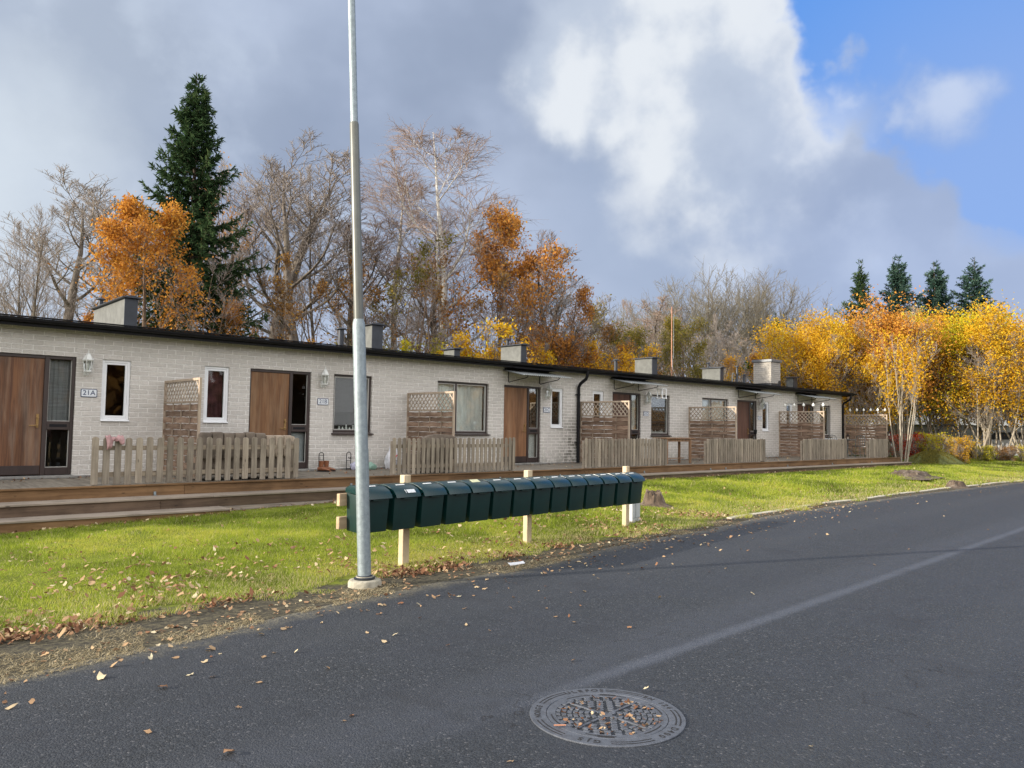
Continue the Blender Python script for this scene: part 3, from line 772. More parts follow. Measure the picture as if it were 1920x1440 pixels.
for px_ in (16.56, 33.74):
    o = MB()
    yy = WY - .07 if px_ < 20 else WY - .02
    o.tube([(px_ + .04, 15.135, 3.16), (px_ + .04, 15.135, 3.02), (px_ + .03, 15.17, 2.93), (px_, yy - .07, 2.80), (px_, yy, 2.70), (px_, yy, 2.3), (px_, yy, ZD + .02)], .047, 12)
    for zz in (2.45, 1.05): o.tube([(px_, yy, zz), (px_, yy, zz + .05)], .056, 12); o.box(px_ - .09, px_ + .01, yy, WY, zz + .015, zz + .035)
    H(o.build('downpipe', MT['black'], house, smooth=True))

def door(x, k):
    mt = {'A': 'doorA', 'B': 'doorB', 'C': 'doorC'}.get(k, 'doorD')
    lab = {'A': 'weathered brown veneer door with bleached and dark stained streaks', 'B': 'warm brown veneer door with faint worn mark in the middle', 'C': 'orange brown veneer door with dark kick board'}.get(k)
    x0, x1, z0, z1 = x + .003, x + DW - .003, ZD + .05, 2.632
    xs_ = x + .90                                  # post between leaf and sidelight
    y0, y1 = WY + .035, WY + .115
    mb = MB()
    mb.box(x0, x0 + .035, y0, y1, z0, z1); mb.box(x1 - .055, x1, y0, y1, z0, z1); mb.box(xs_, xs_ + .07, y0, y1, z0, z1)
    mb.box(x0 + .035, xs_, y0, y1, z1 - .055, z1); mb.box(xs_ + .07, x1 - .055, y0, y1, z1 - .055, z1)
    mb.box(xs_ + .07, x1 - .055, y0, y1, 1.325, 1.475)                  # letter box rail
    mb.box(xs_ + .07, x1 - .055, y0 + .01, y1 - .01, z0, .66)           # bottom panel
    fr = H(mb.build('door_frame', MT['brown_frame'], house, .004))
    lf = MB(); lf.box(x0 + .037, xs_ - .002, y0 + .022, y1 - .01, z0 + .01, z1 - .057)
    leaf = H(lf.build('door', MT[mt], house, .003))
    if lab: leaf['label'] = lab
    kb = MB(); kb.box(x0 + .05, xs_ - .01, y0 + .012, y0 + .0215, z0 + .015, z0 + .17); kb.build('kick_board', MT['brown_frame'], leaf, .002)
    hd = MB()
    hx = xs_ - .075
    hd.box(hx - .02, hx + .02, y0 + .010, y0 + .0215, 1.36, 1.60)
    hd.tube([(hx, y0 + .015, 1.40), (hx, y0 - .035, 1.40), (hx - .02, y0 - .04, 1.40), (hx - .13, y0 - .04, 1.395)], .010, 8)
    hd.tube([(hx, y0 + .02, 1.54), (hx, y0 - .01, 1.54)], .022, 12)
    hd.build('door_handle', mat('brass_' + k, (.32, .20, .08), .35, .2, 20, metallic=.6) if k == 'A' else bpy.data.materials['brass_A'], leaf, smooth=True)
    for za, zb in ((1.475, z1 - .055), (.66, 1.325)):
        g = MB(); g.box(xs_ + .0705, x1 - .0555, y0 + .05, y0 + .056, za + .0005, zb - .0005); g.build('sidelight_pane', MT['glass'], fr)
        s_ = MB()
        for a, b2 in ((xs_ + .071, xs_ + .082), (x1 - .067, x1 - .056)): s_.box(a, b2, y0 + .03, y0 + .049, za + .001, zb - .001)
        s_.box(xs_ + .082, x1 - .067, y0 + .03, y0 + .049, za + .001, za + .012)
        s_.build('glazing_bead', MT['bead'], fr)
    sl = MB(); sl.box(xs_ + .11, x1 - .10, y0 - .006, y0 - .0005, 1.375, 1.425); sl.build('letter_slot', MT['black'], fr, .002)
    st = MB(); st.box(x - .05, x + DW + .02, WY - .22, WY + .03, ZD + .003, ZD + .045); H(st.build('door_step', MT['plinth'], house, .006))
    cu = MB()
    n = 16; wv = [(xs_ + .06 + (x1 - xs_ - .1) * i / n, WY + .17 + .012 * math.sin(i * 2.1)) for i in range(n + 1)]
    for i in range(n):
        (a, ya), (b2, yb) = wv[i], wv[i + 1]
        cu.add([(a, ya, 1.48), (b2, yb, 1.48), (b2, yb, 2.57), (a, ya, 2.57), (a, ya + .004, 1.48), (b2, yb + .004, 1.48), (b2, yb + .004, 2.57), (a, ya + .004, 2.57)], [(0, 1, 2, 3), (7, 6, 5, 4), (3, 2, 6, 7), (0, 4, 5, 1)])
    if k in 'AD': cu.build('curtain', MT['blind'] if k == 'A' else MT['curtain'], fr)
    c2 = MB(); c2.box(xs_ + .05, x1 - .04, WY + .19, WY + .194, .66, 1.30)
    if k in 'BC': c2.build('lower_blind', MT['curtain'] if k == 'C' else MT['grey_plastic'], fr)
MT['bead'] = mat('glazing_bead', (.42, .41, .38), .5, .1, 8)
for x, k in DOORS: door(x, k)

def window(a, b_, z0, z1, style, idx):
    y0 = WY + (.03 if style == 'white' else .055); y1 = y0 + .07
    m_ = MT['white_frame'] if style == 'white' else MT['brown_frame']
    e = .003
    a0, b0, c0, d0 = a + e, b_ - e, z0 + e, z1 - e
    fw_ = .045
    mb = MB()
    mb.box(a0, a0 + fw_, y0, y1, c0, d0); mb.box(b0 - fw_, b0, y0, y1, c0, d0)
    mb.box(a0 + fw_, b0 - fw_, y0, y1, d0 - fw_, d0); mb.box(a0 + fw_, b0 - fw_, y0, y1, c0, c0 + fw_ + .01)
    fr = H(mb.build('window', m_, house, .004))
    # sash
    sp = [(a0 + fw_, b0 - fw_)]
    if style == 'big': sp = [(a0 + fw_, a0 + .60), (a0 + .65, b0 - fw_)]; 
    s = MB(); gl = MB(); sw = .038 if style == 'white' else .04
    sm = MT['white_frame'] if style == 'white' else MT['bead']
    for (p, q) in sp:
        p += .001; q -= .001; zc, zd = c0 + fw_ + .011, d0 - fw_ - .001
        ys, ye = y0 + .012, y0 + .06
        w2 = sw if style == 'white' else .022
        s.box(p, p + w2, ys, ye, zc, zd); s.box(q - w2, q, ys, ye, zc, zd); s.box(p + w2, q - w2, ys, ye, zd - w2, zd); s.box(p + w2, q - w2, ys, ye, zc, zc + w2)
        gl.box(p + w2 - .002, q - w2 + .002, y0 + .04, y0 + .046, zc + w2 - .002, zd - w2 + .002)
    s.build('sash', sm, fr, .002)
    gl.build('pane', MT['glass'], fr)
    if style == 'big':
        mm = MB(); mm.box(a0 + .601, a0 + .649, y0, y1, c0 + fw_ + .011, d0 - fw_ - .001); mm.build('mullion', m_, fr)
    si = MB()
    if style == 'white': si.prism([(WY - .035, z0 - .012), (WY - .035, z0 + .002), (y0 - .001, z0 + .02), (y0 - .001, z0 - .012)], a - .0, b_ - .0, 'x')
    else: si.prism([(WY - .07, z0 - .045), (WY - .07, z0 - .02), (y0 - .001, z0 + .012), (y0 - .001, z0 - .045)], a - .03, b_ + .03, 'x')
    si.build('window_sill', MT['white_frame'] if style == 'white' else MT['brown_frame'], fr, .003)
    cu = MB()
    def drape(xa, xb, za, zb, yy, amp, per, m2, nm):
        n = max(6, int((xb - xa) / .02)); mb2 = MB(); P_ = [(xa + (xb - xa) * i / n, yy + amp * math.sin(i * per) + amp * .6 * math.sin(i * per * .37 + 1)) for i in range(n + 1)]
        vs = []; fs = []
        for i, (xx, yv) in enumerate(P_): vs += [(xx, yv, za), (xx, yv, zb)]
        for i in range(n): fs.append((2 * i, 2 * i + 2, 2 * i + 3, 2 * i + 1))
        o_ = len(vs); vs += [(xx, yv + .003, za2) for (xx, yv) in P_ for za2 in (za, zb)]
        for i in range(n): fs.append((o_ + 2 * i + 1, o_ + 2 * i + 3, o_ + 2 * i + 2, o_ + 2 * i))
        mb2.add(vs, fs); mb2.build(nm, m2, fr, smooth=True)
    if style == 'big': drape(a + .08, b_ - .08, 1.38, 2.56, WY + .175, .018, .9, MT['curtain'], 'curtain')
    if style == 'dark':
        bl = MB()
        for k in range(26 if idx != 1 else 8):
            zz = 2.56 - k * .03; bl.box(a + .06, b_ - .06, WY + .20, WY + .202, zz - .022, zz)
        bl.build('blind_slats', MT['blind_dark'], fr)
        pl = MB()
        for q in range(7):
            hx = a + .25 + q * .09; hh = random.uniform(.06, .16)
            pl.lathe([(.018, 0), (.03, hh * .4), (.012, hh * .7), (.02, hh)], 8, Matrix.Translation((hx, WY + .16, 1.37)))
        pl.build('ornaments', MT['white_metal'], fr, smooth=True)
    if style == 'white' and idx == 1: drape(a + .06, b_ - .06, 1.52, 2.6, WY + .2, .01, 1.2, MT['red_curtain'], 'curtain')
MT['blind_dark'] = mat('dark_blind', (.05, .05, .055), .7, .2, 4)
for i, (a, b_) in enumerate(WHITE): window(a, b_, 1.50, 2.625, 'white', i)
for i, (a, b_) in enumerate(DARK): window(a, b_, 1.31, 2.63, 'dark', i)
for i, (a, b_) in enumerate(BIG): window(a, b_, 1.31, 2.63, 'big', i)

# ventilation hoods, chimney and pipes on the roof
def hood(x0, x1, y0, y1, z1, pipe=False):
    o = MB(); o.box(x0, x1 - .02, y0 + .012, y1, 3.2, z1)
    h = H(o.build('roof_hood', MT['hood'], house, .005))
    f = MB(); f.box(x0 - .003, x1 + .006, y0 - .012, y0 + .010, 3.2, z1); f.box(x1 - .018, x1 + .006, y0 + .012, y1 + .004, 3.2, z1); f.build('hood_sheet', MT['dark_metal'], h)
    c = MB(); c.prism([(x0 - .08, z1 + .002), (x1 + .08, z1 + .002), (x1 + .08, z1 + .022), ((x0 + x1) / 2, z1 + .06), (x0 - .08, z1 + .022)], y0 - .09, y1 + .08, 'y'); c.build('hood_cap', MT['dark_metal'], h, .003)
    if pipe:
        p = MB(); M_ = Matrix.Translation(((x0 + x1) / 2 - .05, y1 - .25, z1 + .05))
        p.lathe([(.05, 0), (.05, .16), (.11, .165), (.10, .19), (.02, .22)], 14, M_); p.build('vent_pipe', MT['dark_metal'], h, smooth=True)
hood(4.72, 4.97, 17.5, 19.95, 4.10, True)
hood(10.78, 11.10, 17.5, 18.1, 4.14)
hood(13.53, 13.72, 17.5, 18.0, 3.71)
hood(16.14, 16.36, 17.5, 18.45, 4.05, True)
hood(22.70, 23.0, 17.5, 18.3, 4.11)
hood(27.17, 27.40, 17.5, 18.35, 4.03, True)
hood(33.16, 33.48, 17.5, 17.85, 3.96)
def pipe(x, z1, r=.055, y=17.5, cap=True):
    o = MB(); o.lathe([(r * 1.5, 3.2), (r * 1.5, 3.42), (r, 3.45), (r, z1 - .06)] + ([(r * 2.0, z1 - .055), (r * 1.9, z1 - .03), (.01, z1)] if cap else []), 14, Matrix.Translation((x, y, 0)))
    H(o.build('vent_pipe', MT['dark_metal'], house, smooth=True))
pipe(9.86, 3.98, .075); pipe(20.66, 3.93, .065); pipe(28.6, 4.22, .05, 17.6); pipe(29.0, 3.9, .05, 17.5); pipe(23.3, 3.74, .11, 17.9)
o = MB(); o.tube([(27.9, 17.4, 3.2), (27.9, 17.4, 3.75), (27.93, 17.4, 3.84), (28.0, 17.4, 3.87), (28.06, 17.4, 3.82), (28.06, 17.4, 3.74)], .016, 8); H(o.build('hook_pipe', MT['galv'], house, smooth=True))
o = MB(); o.box(31.18, 31.99, 17.5, 18.36, 3.2, 4.56); ch = H(o.build('chimney', MT['chimney_brick'], house))
o = MB(); o.box(31.12, 32.05, 17.44, 18.42, 4.562, 4.68); o.build('chimney_cap', MT['capmetal'], ch, .008)
o = MB(); o.box(31.16, 32.0, 17.478, 17.498, 3.2, 3.62); o.box(31.158, 31.178, 17.48, 18.38, 3.2, 3.62); o.box(31.8, 31.98, 17.465, 17.476, 3.3, 3.75); o.build('chimney_flashing', MT['dark_metal'], ch)

# wall lanterns, number signs, canopies
def lantern_proto():
    r = empty('wall_lantern')
    M6 = lambda z_: Matrix.Translation((0, -.13, z_))
    o = MB()
    o.lathe([(.012, .17), (.085, .165), (.100, .185), (.085, .20), (.05, .27), (.035, .285), (.028, .30), (.012, .315), (.016, .335), (.006, .35), (.004, .375), (.001, .385)], 6, M6(0)); o.build('lantern_roof', MT['white_metal'], r)
    o = MB()
    for i in range(6):
        a = math.pi / 3 * i
        o.tube([(.085 * math.cos(a), -.13 + .085 * math.sin(a), .168), (.058 * math.cos(a), -.13 + .058 * math.sin(a), -.03)], .006, 5)
    o.lathe([(.065, -.03), (.068, -.02), (.066, -.01)], 6, M6(0)); o.build('lantern_cage', MT['white_metal'], r)
    o = MB(); o.lathe([(.055, -.02), (.080, .165)], 6, M6(0), cap=False); o.build('lantern_glass', MT['glass_lamp'], r)
    o = MB(); o.lathe([(.01, -.01), (.016, .02), (.03, .07), (.02, .11), (.005, .125)], 10, M6(0)); o.build('light_bulb', MT['bulb'], r, smooth=True)
    o = MB(); o.lathe([(.064, -.032), (.05, -.05), (.022, -.06), (.026, -.075), (.006, -.09)], 10, M6(0))
    o.tube([(0, -.13, -.075), (0, -.08, -.09), (0, -.03, -.06), (0, -.01, .0)], .012, 8)
    o.prism([(-.035, -.09), (.035, -.09), (.04, .02), (0, .07), (-.04, .02)], -.012, -.001, 'y'); o.build('lantern_bracket', MT['white_metal'], r, smooth=True)
    return r
LL = [(3.58, 'white hexagonal wall lantern above the 21A number sign'), (8.30, 'white hexagonal wall lantern above the 21B number sign'),
      (15.28, 'white wall lantern above the 21C number sign by narrow white window'), (19.80, 'white wall lantern under the canopy above the 21D number sign'),
      (26.76, 'farthest white wall lantern, beside the slim white window near the wall end')]
proto = lantern_proto()
for i, (x, lb) in enumerate(LL):
    o = proto if i == 0 else copy_tree(proto)
    o.location = (x, WY, 2.40); tag(o, lb, 'wall lantern', 'white lanterns on the brick wall')

def text_mesh(name, body, size, mat_, parent, loc, rot=(math.pi / 2, 0, 0), ext=.001, align='CENTER', bold=.0):
    cu = bpy.data.curves.new(name, 'FONT'); cu.body = body; cu.size = size; cu.align_x = align; cu.align_y = 'CENTER'; cu.extrude = ext; cu.offset = bold
    tmp = bpy.data.objects.new(name + '_tmp', cu); COL.objects.link(tmp)
    dg = bpy.context.evaluated_depsgraph_get()
    me = bpy.data.meshes.new_from_object(tmp.evaluated_get(dg)); bpy.data.objects.remove(tmp); bpy.data.curves.remove(cu)
    me.materials.clear(); me.materials.append(mat_)
    o = link(name, me, parent); o.location = loc; o.rotation_euler = rot
    return o
SG = [(3.645, '21A', .27, 'blue edged white sign reading 21A on the brick wall'), (8.33, '21B', .27, 'blue edged white sign reading 21B on the brick wall'),
      (15.315, '21C', .27, 'white number sign reading 21C beside narrow white window'), (19.81, '21D', .26, 'number sign reading 21D between door and dark window'),
      (26.77, '21E', .27, 'small number sign reading 21E beside the fifth front door')]
for x, s_, w_, lb in SG:
    r = empty('number_sign', (x, WY, 1.995), label=lb, cat='number sign', group='house number signs on the brick wall')
    def rr(hw, hh, rad):
        P_ = []
        for cx_, cy_, a0 in ((hw - rad, hh - rad, 0), (-hw + rad, hh - rad, 90), (-hw + rad, -hh + rad, 180), (hw - rad, -hh + rad, 270)):
            for q in range(5): P_.append((cx_ + rad * math.cos(R(a0 + q * 22.5)), cy_ + rad * math.sin(R(a0 + q * 22.5))))
        return P_
    o = MB(); o.prism(rr(w_ / 2, .075, .02), -.010, -.001, 'y'); o.build('sign_border', MT['sign_blue'], r)
    o = MB(); o.prism(rr(w_ / 2 - .012, .063, .014), -.013, -.0105, 'y'); o.build('sign_plate', MT['sign_white'], r)
    text_mesh('sign_lettering', s_, .125, MT['sign_blue'], r, (0, -.0145, .002), bold=.0008)

def canopy(x, k, lb):
    xa, xb = x + .12, x + 1.30
    r = empty('door_canopy', (x, WY, 2.72), label=lb, cat='canopy', group='corrugated canopies over the front doors')
    T_ = lambda px, py, pz: (px - x, py - WY, pz - 2.72)
    o = MB()
    n = 120; xs_ = np.linspace(x - .10, x + 1.72, n); prof = [(xx, .012 * math.sin((xx - x) * 2 * math.pi / .076)) for xx in xs_]
    vs = []; fs = []
    for (xx, dz) in prof:
        for (yy, zz) in ((WY - .01, 3.035), (WY - .88, 2.868)):
            vs.append(T_(xx, yy, zz + dz)); vs.append(T_(xx, yy, zz + dz - .004))
    for i in range(n - 1):
        a = 4 * i; b2 = a + 4
        fs += [(a, b2, b2 + 2, a + 2), (a + 1, a + 3, b2 + 3, b2 + 1), (a + 2, b2 + 2, b2 + 3, a + 3)]
    o.add(vs, fs); o.build('corrugated_sheet', MT['plastic_sheet'], r, smooth=True)
    o = MB(); o.box(-.02, 1.62, -.05, -.002, .325, .36); o.box(-.02, 1.62, -.42, -.05, .352, .360); o.build('back_strip', MT['black'], r)  # black strip and thin sheet against the wall above the canopy
    for xx in (xa, xb):
        o = MB(); q = xx - x
        o.tube([(q, -.012, .30), (q, -.012, .0), (q, -.03, -.01), (q, -.30, .03), (q, -.70, .082), (q, -.76, .10), (q, -.785, .13), (q, -.77, .155), (q, -.70, .165)], .011, 8)
        o.tube([(q, -.012, .29), (q, -.80, .142)], .009, 6)
        o.build('bracket', MT['black'], r, smooth=True)
MT['plastic_sheet'] = mat('corrugated_plastic', (.15, .16, .16), .6, .12, 6)
canopy(13.72, 'C', 'grey corrugated canopy on black brackets over the orange brown 21C door')
canopy(18.10, 'D', 'corrugated canopy with the square white lantern hanging from it')
canopy(25.14, 'E', 'corrugated canopy over the dark brown fifth door from the left')
canopy(29.60, 'F', 'farthest corrugated canopy, over the door next to the wall end')

# square white lantern hanging under the 21D canopy
r = empty('hanging_lantern', (19.60, 14.72, 2.78), label='square white wooden lantern hanging from the 21D canopy', cat='lantern')
o = MB()
for sx_ in (-1, 1):
    for sy_ in (-1, 1): o.box(sx_ * .095 - .014, sx_ * .095 + .014, sy_ * .095 - .014, sy_ * .095 + .014, -.30, -.03)
o.box(-.12, .12, -.12, .12, -.03, -.008); o.box(-.12, .12, -.12, .12, -.325, -.301)
o.build('lantern_frame', MT['white_frame'], r, .003)
o = MB(); o.lathe([(.035, -.299), (.035, -.20), (.005, -.195)], 12); o.build('candle', MT['candle'], r, smooth=True)
o = MB(); o.tube([(0, 0, -.01), (0, 0, .09)], .006, 6); o.build('hanging_hook', MT['white_metal'], r)

# ------------------------------------------------------------------ terrace
deck = empty('timber_terrace', (4, 12.9, 0), label='long timber terrace with weathered steps running along the brick row', cat='terrace')
def DK(o): o.location = (-4, -12.9, 0); return o
XE = 33.3
mb = MB()
xx = -9.0; 
while xx < XE:
    mb.box(xx, min(xx + .118, XE), 12.93, 15.46, ZD - .03, ZD); xx += .123
DK(mb.build('deck_boards', MT['deck_top'], deck))
def boards(name, y0, y1, z0, z1, lens, m_, x_start=-9.0, x_end=XE):
    mb = MB(); xx = x_start; i = 0
    while xx < x_end - .01:
        L = lens[i % len(lens)]; xe = min(xx + L, x_end); mb.box(xx, xe - .004, y0, y1, z0 + .0, z1); xx = xe; i += 1
    return DK(mb.build(name, m_, deck, .003))
boards('edge_board', 12.87, 12.928, ZD + .002, ZD + .030, [4.2, 3.6, 5.1], MT['deck_new'])
boards('fascia_board', 12.90, 12.928, .30, ZD - .001, [5.4, 4.2, 3.9], MT['deck_new'])
boards('step_tread', 12.43, 12.898, .30, .328, [4.8, 5.4, 3.6], MT['deck_top2'] if 'deck_top2' in MT else MT['deck_old_shaded'])
boards('step_riser', 12.46, 12.49, .145, .298, [5.2, 3.0, 4.8], MT['deck_old_shaded'])
boards('lower_riser', 12.463, 12.488, -.05, .143, [4.0, 5.0, 3.2], MT['deck_grey'] if 'deck_grey' in MT else MT['deck_old_shaded'], 4.9)
boards('bottom_tread', 11.98, 12.458, .125, .153, [5.0], MT['deck_top2'], -9.0, 4.9)
boards('bottom_riser', 12.0, 12.03, -.05, .123, [5.0], MT['deck_new'], -9.0, 4.9)
mb = MB()
for xx in (4.02, 7.55, 11.3, 13.2, 16.4, 19.5, 20.3, 24.0, 27.2, 30.5): mb.box(xx, xx + .035, 12.878, 12.899, .34, .39); mb.box(xx, xx + .035, 12.84, 12.878, .33, .336)
DK(mb.build('metal_bracket', MT['galv'], deck))

# picket fences on the terrace edge
def picket_fence(x0, x1, pitch, wd, lb):
    r = empty('picket_fence', (x0, 13.05, ZD), label=lb, cat='picket fence', group='weathered picket fences along the terrace edge')
    L = x1 - x0; n = max(2, int(round((L - wd) / pitch))); st = (L - wd) / n
    mb = MB()
    for i in range(n + 1):
        xx = i * st + random.uniform(-.004, .004); hh = .765 + random.uniform(-.008, .008); zb = .035 + random.uniform(-.006, .01)
        poly = [(xx, zb), (xx + wd, zb), (xx + wd, hh - .035)] + [(xx + wd / 2 + wd / 2 * math.cos(a), hh - .035 + .035 * math.sin(a)) for a in np.linspace(.35, math.pi - .35, 6)] + [(xx, hh - .035)]
        lean = random.uniform(-.006, .006)
        mb.prism(poly, -.011, .011, 'y', Matrix.Rotation(lean, 4, 'Y'))
    mb.build('picket_panel', MT['fence'], r, .002)
    for zz in (.15, .56):
        o = MB(); o.box(.01, L - .01, .0135, .042, zz, zz + .075); o.build('rail', MT['fence_x'], r, .002)
    for xx in (.02, L - .10):
        o = MB(); o.box(xx, xx + .075, .044, .115, .003, .70); o.build('post', MT['fence'], r, .003)
picket_fence(3.15, 6.56, .155, .098, 'widely spaced picket fence with pink cloth on its left end')
picket_fence(8.58, 11.90, .118, .078, 'picket fence between the white shopping bag and the orange brown 21C door')
picket_fence(14.25, 17.62, .125, .092, 'picket fence right of the downpipe, ending beside the wooden table')
picket_fence(19.56, 22.88, .125, .092, 'picket fence standing just right of the low wooden bench')
picket_fence(25.38, 28.72, .125, .092, 'picket fence in front of the fifth woven screen, left of the garden chairs')
picket_fence(30.66, 32.45, .125, .092, 'short picket fence at the far right end of the terrace')

# privacy screens (woven lower part, lattice on top), square to the wall
def screen_proto():
    r = empty('privacy_screen')
    D_ = 1.84; y1, y0 = 0.0, -D_                     # y1 at the wall, y0 outer end
    o = MB()
    for yy in (y0, y1 - .045): o.box(-.022, .022, yy, yy + .045, .01, 1.80)
    o.box(-.022, .022, y0 + .045, y1 - .045, 1.755, 1.80); o.box(-.022, .022, y0 + .045, y1 - .045, 1.36, 1.395); o.box(-.022, .022, y0 + .045, y1 - .045, .03, .07)
    o.build('screen_frame', MT['screen_z'], r, .002)
    o = MB(); n = 11; zz = 1.345; st = (1.345 - .075) / n
    yi0, yi1 = y0 + .046, y1 - .046; stakes = [yi0 + (yi1 - yi0) * q for q in (.25, .5, .75)]
    m_ = 40
    for k in range(n):
        ph = 1 if k % 2 else -1; za = 1.345 - (k + 1) * st; zb = za + st * .90
        vs = []; fs = []
        for i in range(m_ + 1):
            yy = yi0 + (yi1 - yi0) * i / m_; xx = ph * .023 * math.cos(math.pi * 4 * i / m_)
            sag = .004 * math.sin(i * .7 + k)
            vs += [(xx - .004, yy, za + sag), (xx + .004, yy, za + sag), (xx + .004, yy, zb + sag), (xx - .004, yy, zb + sag)]
        for i in range(m_):
            a = 4 * i; b2 = a + 4
            fs += [(a, a + 3, b2 + 3, b2), (a + 1, b2 + 1, b2 + 2, a + 2), (a + 3, a + 2, b2 + 2, b2 + 3), (a, b2, b2 + 1, a + 1)]
        o.add(vs, fs)
    o.build('woven_slats', MT['screen'], r)
    o = MB()
    for yy in stakes: o.box(-.010, .010, yy - .009, yy + .009, .07, 1.36)
    o.build('upright_stakes', MT['screen_z'], r)
    o = MB(); z0, z1 = 1.396, 1.754; hh = z1 - z0
    for sgn, xo in ((1, -.006), (-1, .006)):
        yy = yi0 - hh
        while yy < yi1:
            pts = []
            ya, yb = (yy, yy + hh); za, zb = (z0, z1) if sgn > 0 else (z1, z0)
            # clip to panel
            if ya < yi0: f = (yi0 - ya) / hh; za = za + (zb - za) * f; ya = yi0
            if yb > yi1: f = (yi1 - ya) / (yb - ya); zb = za + (zb - za) * f; yb = yi1
            if yb - ya > .02:
                d = Vector((0, yb - ya, zb - za)).normalized(); nrm = Vector((0, -d.z, d.y)) * .0125
                A_, B_ = Vector((xo, ya, za)), Vector((xo, yb, zb))
                vs = [A_ - nrm, B_ - nrm, B_ + nrm, A_ + nrm]; vs2 = [v + Vector((-.005, 0, 0)) for v in vs] + [v + Vector((.005, 0, 0)) for v in vs]
                o.add(vs2, [(0, 3, 2, 1), (4, 5, 6, 7), (0, 1, 5, 4), (2, 3, 7, 6), (1, 2, 6, 5), (0, 4, 7, 3)])
            yy += .145
    o.build('lattice', MT['lattice'], r)
    return r
SL = [(4.95, 'woven wood privacy screen between the first two slim white windows'), (10.55, 'woven wood privacy screen partly in front of the wide curtained window'),
      (16.66, 'woven wood privacy screen right beside the black downpipe, before the 21D door'), (22.07, 'woven wood privacy screen with the low wooden bench at its foot'),
      (28.10, 'woven wood privacy screen carrying light bulbs, next to the last window'), (33.80, 'last woven wood privacy screen, beyond the end of the brick wall')]
proto = screen_proto()
for i, (x, lb) in enumerate(SL):
    o = proto if i == 0 else copy_tree(proto)
    o.location = (x, 15.44, ZD); tag(o, lb, 'privacy screen', 'woven privacy screens dividing the terrace')

# ------------------------------------------------------------------ things on the terrace
# pink cloth over the first fence
mb = MB(); n = 22; m_ = 12; vs = []; fs = []
for i in range(n + 1):
    for j in range(m_ + 1):
        u = i / n; v = j / m_
        ang = (v - .5) * 3.4
        rad = .055 + .02 * math.sin(u * 9) + .012 * math.sin(v * 14 + u * 20)
        drop = .10 * max(0, abs(v - .5) * 2 - .35) * (1 + .6 * math.sin(u * 7 + 1)) * (1.5 if u < .35 else .8)
        vs.append((3.33 + u * .25 + .01 * math.sin(v * 9), 13.05 - rad * math.sin(ang), 1.215 + rad * .8 * math.cos(ang) - drop + .012 * math.sin(u * 23 + v * 5)))
for i in range(n):
    for j in range(m_):
        a = i * (m_ + 1) + j; fs.append((a, a + 1, a + m_ + 2, a + m_ + 1))
mb.add(vs, fs); o = mb.build('pink_cloth', MT['cloth_pink'], smooth=True)
md = o.modifiers.new('thick', 'SOLIDIFY'); md.thickness = .006
tag(o, 'crumpled pink cloth draped over the left end of the first picket fence', 'cloth')

# sofa behind the first fence
sf = empty('garden_sofa', (5.65, 13.85, ZD), label='old brown tufted sofa with one pale cushion behind the picket fence', cat='sofa')
o = MB(); o.box(-.72, .95, -.40, .35, .10, .42); o.build('sofa_base', MT['sofa'], sf, .03, seg=2)
def cushion(x0, x1, y0, y1, z0, z1, name, m_):
    mb = MB(); n = 8; mm = 8
    pts = []; fs = []
    mb.box(x0, x1, y0, y1, z0, z1)
    mb.build(name, m_, sf, .055, smooth=True, seg=4)
xs_ = [-.72, -.54, -.34, -.14, .05, .24, .44]
for i in range(6): cushion(xs_[i] + .004, xs_[i + 1] - .004, -.46, -.28, .38, .845 + .01 * math.sin(i * 2), 'back_cushion', MT['sofa'])
for i in range(3): cushion(.45 + i * .17, .615 + i * .17, -.45, -.29, .40, .80, 'pale_cushion', MT['sofa_light'])
cushion(.94, 1.02, -.42, .30, .12, .78, 'armrest', MT['sofa_light'])
o = MB(); o.box(-.70, .92, -.26, .33, .425, .55); o.build('seat_cushion', MT['sofa'], sf, .04, smooth=True, seg=3)
# second small sofa chair behind the second fence
ac = empty('garden_armchair', (10.0, 13.75, ZD), label='brown rounded armchair behind the second picket fence under the screen', cat='armchair')
o = MB(); o.box(-.42, .42, -.25, .45, .08, .42); o.build('chair_seat', MT['sofa'], ac, .04, smooth=True, seg=3)
o = MB(); poly = [(-.44, .3), (.44, .3), (.44, .72)] + [(.44 * math.cos(a), .74 + .10 * math.sin(a)) for a in np.linspace(.1, math.pi - .1, 10)] + [(-.44, .72)]
o.prism(poly, -.42, -.27, 'y'); o.build('chair_back', MT['sofa'], ac, .03, smooth=True, seg=2)

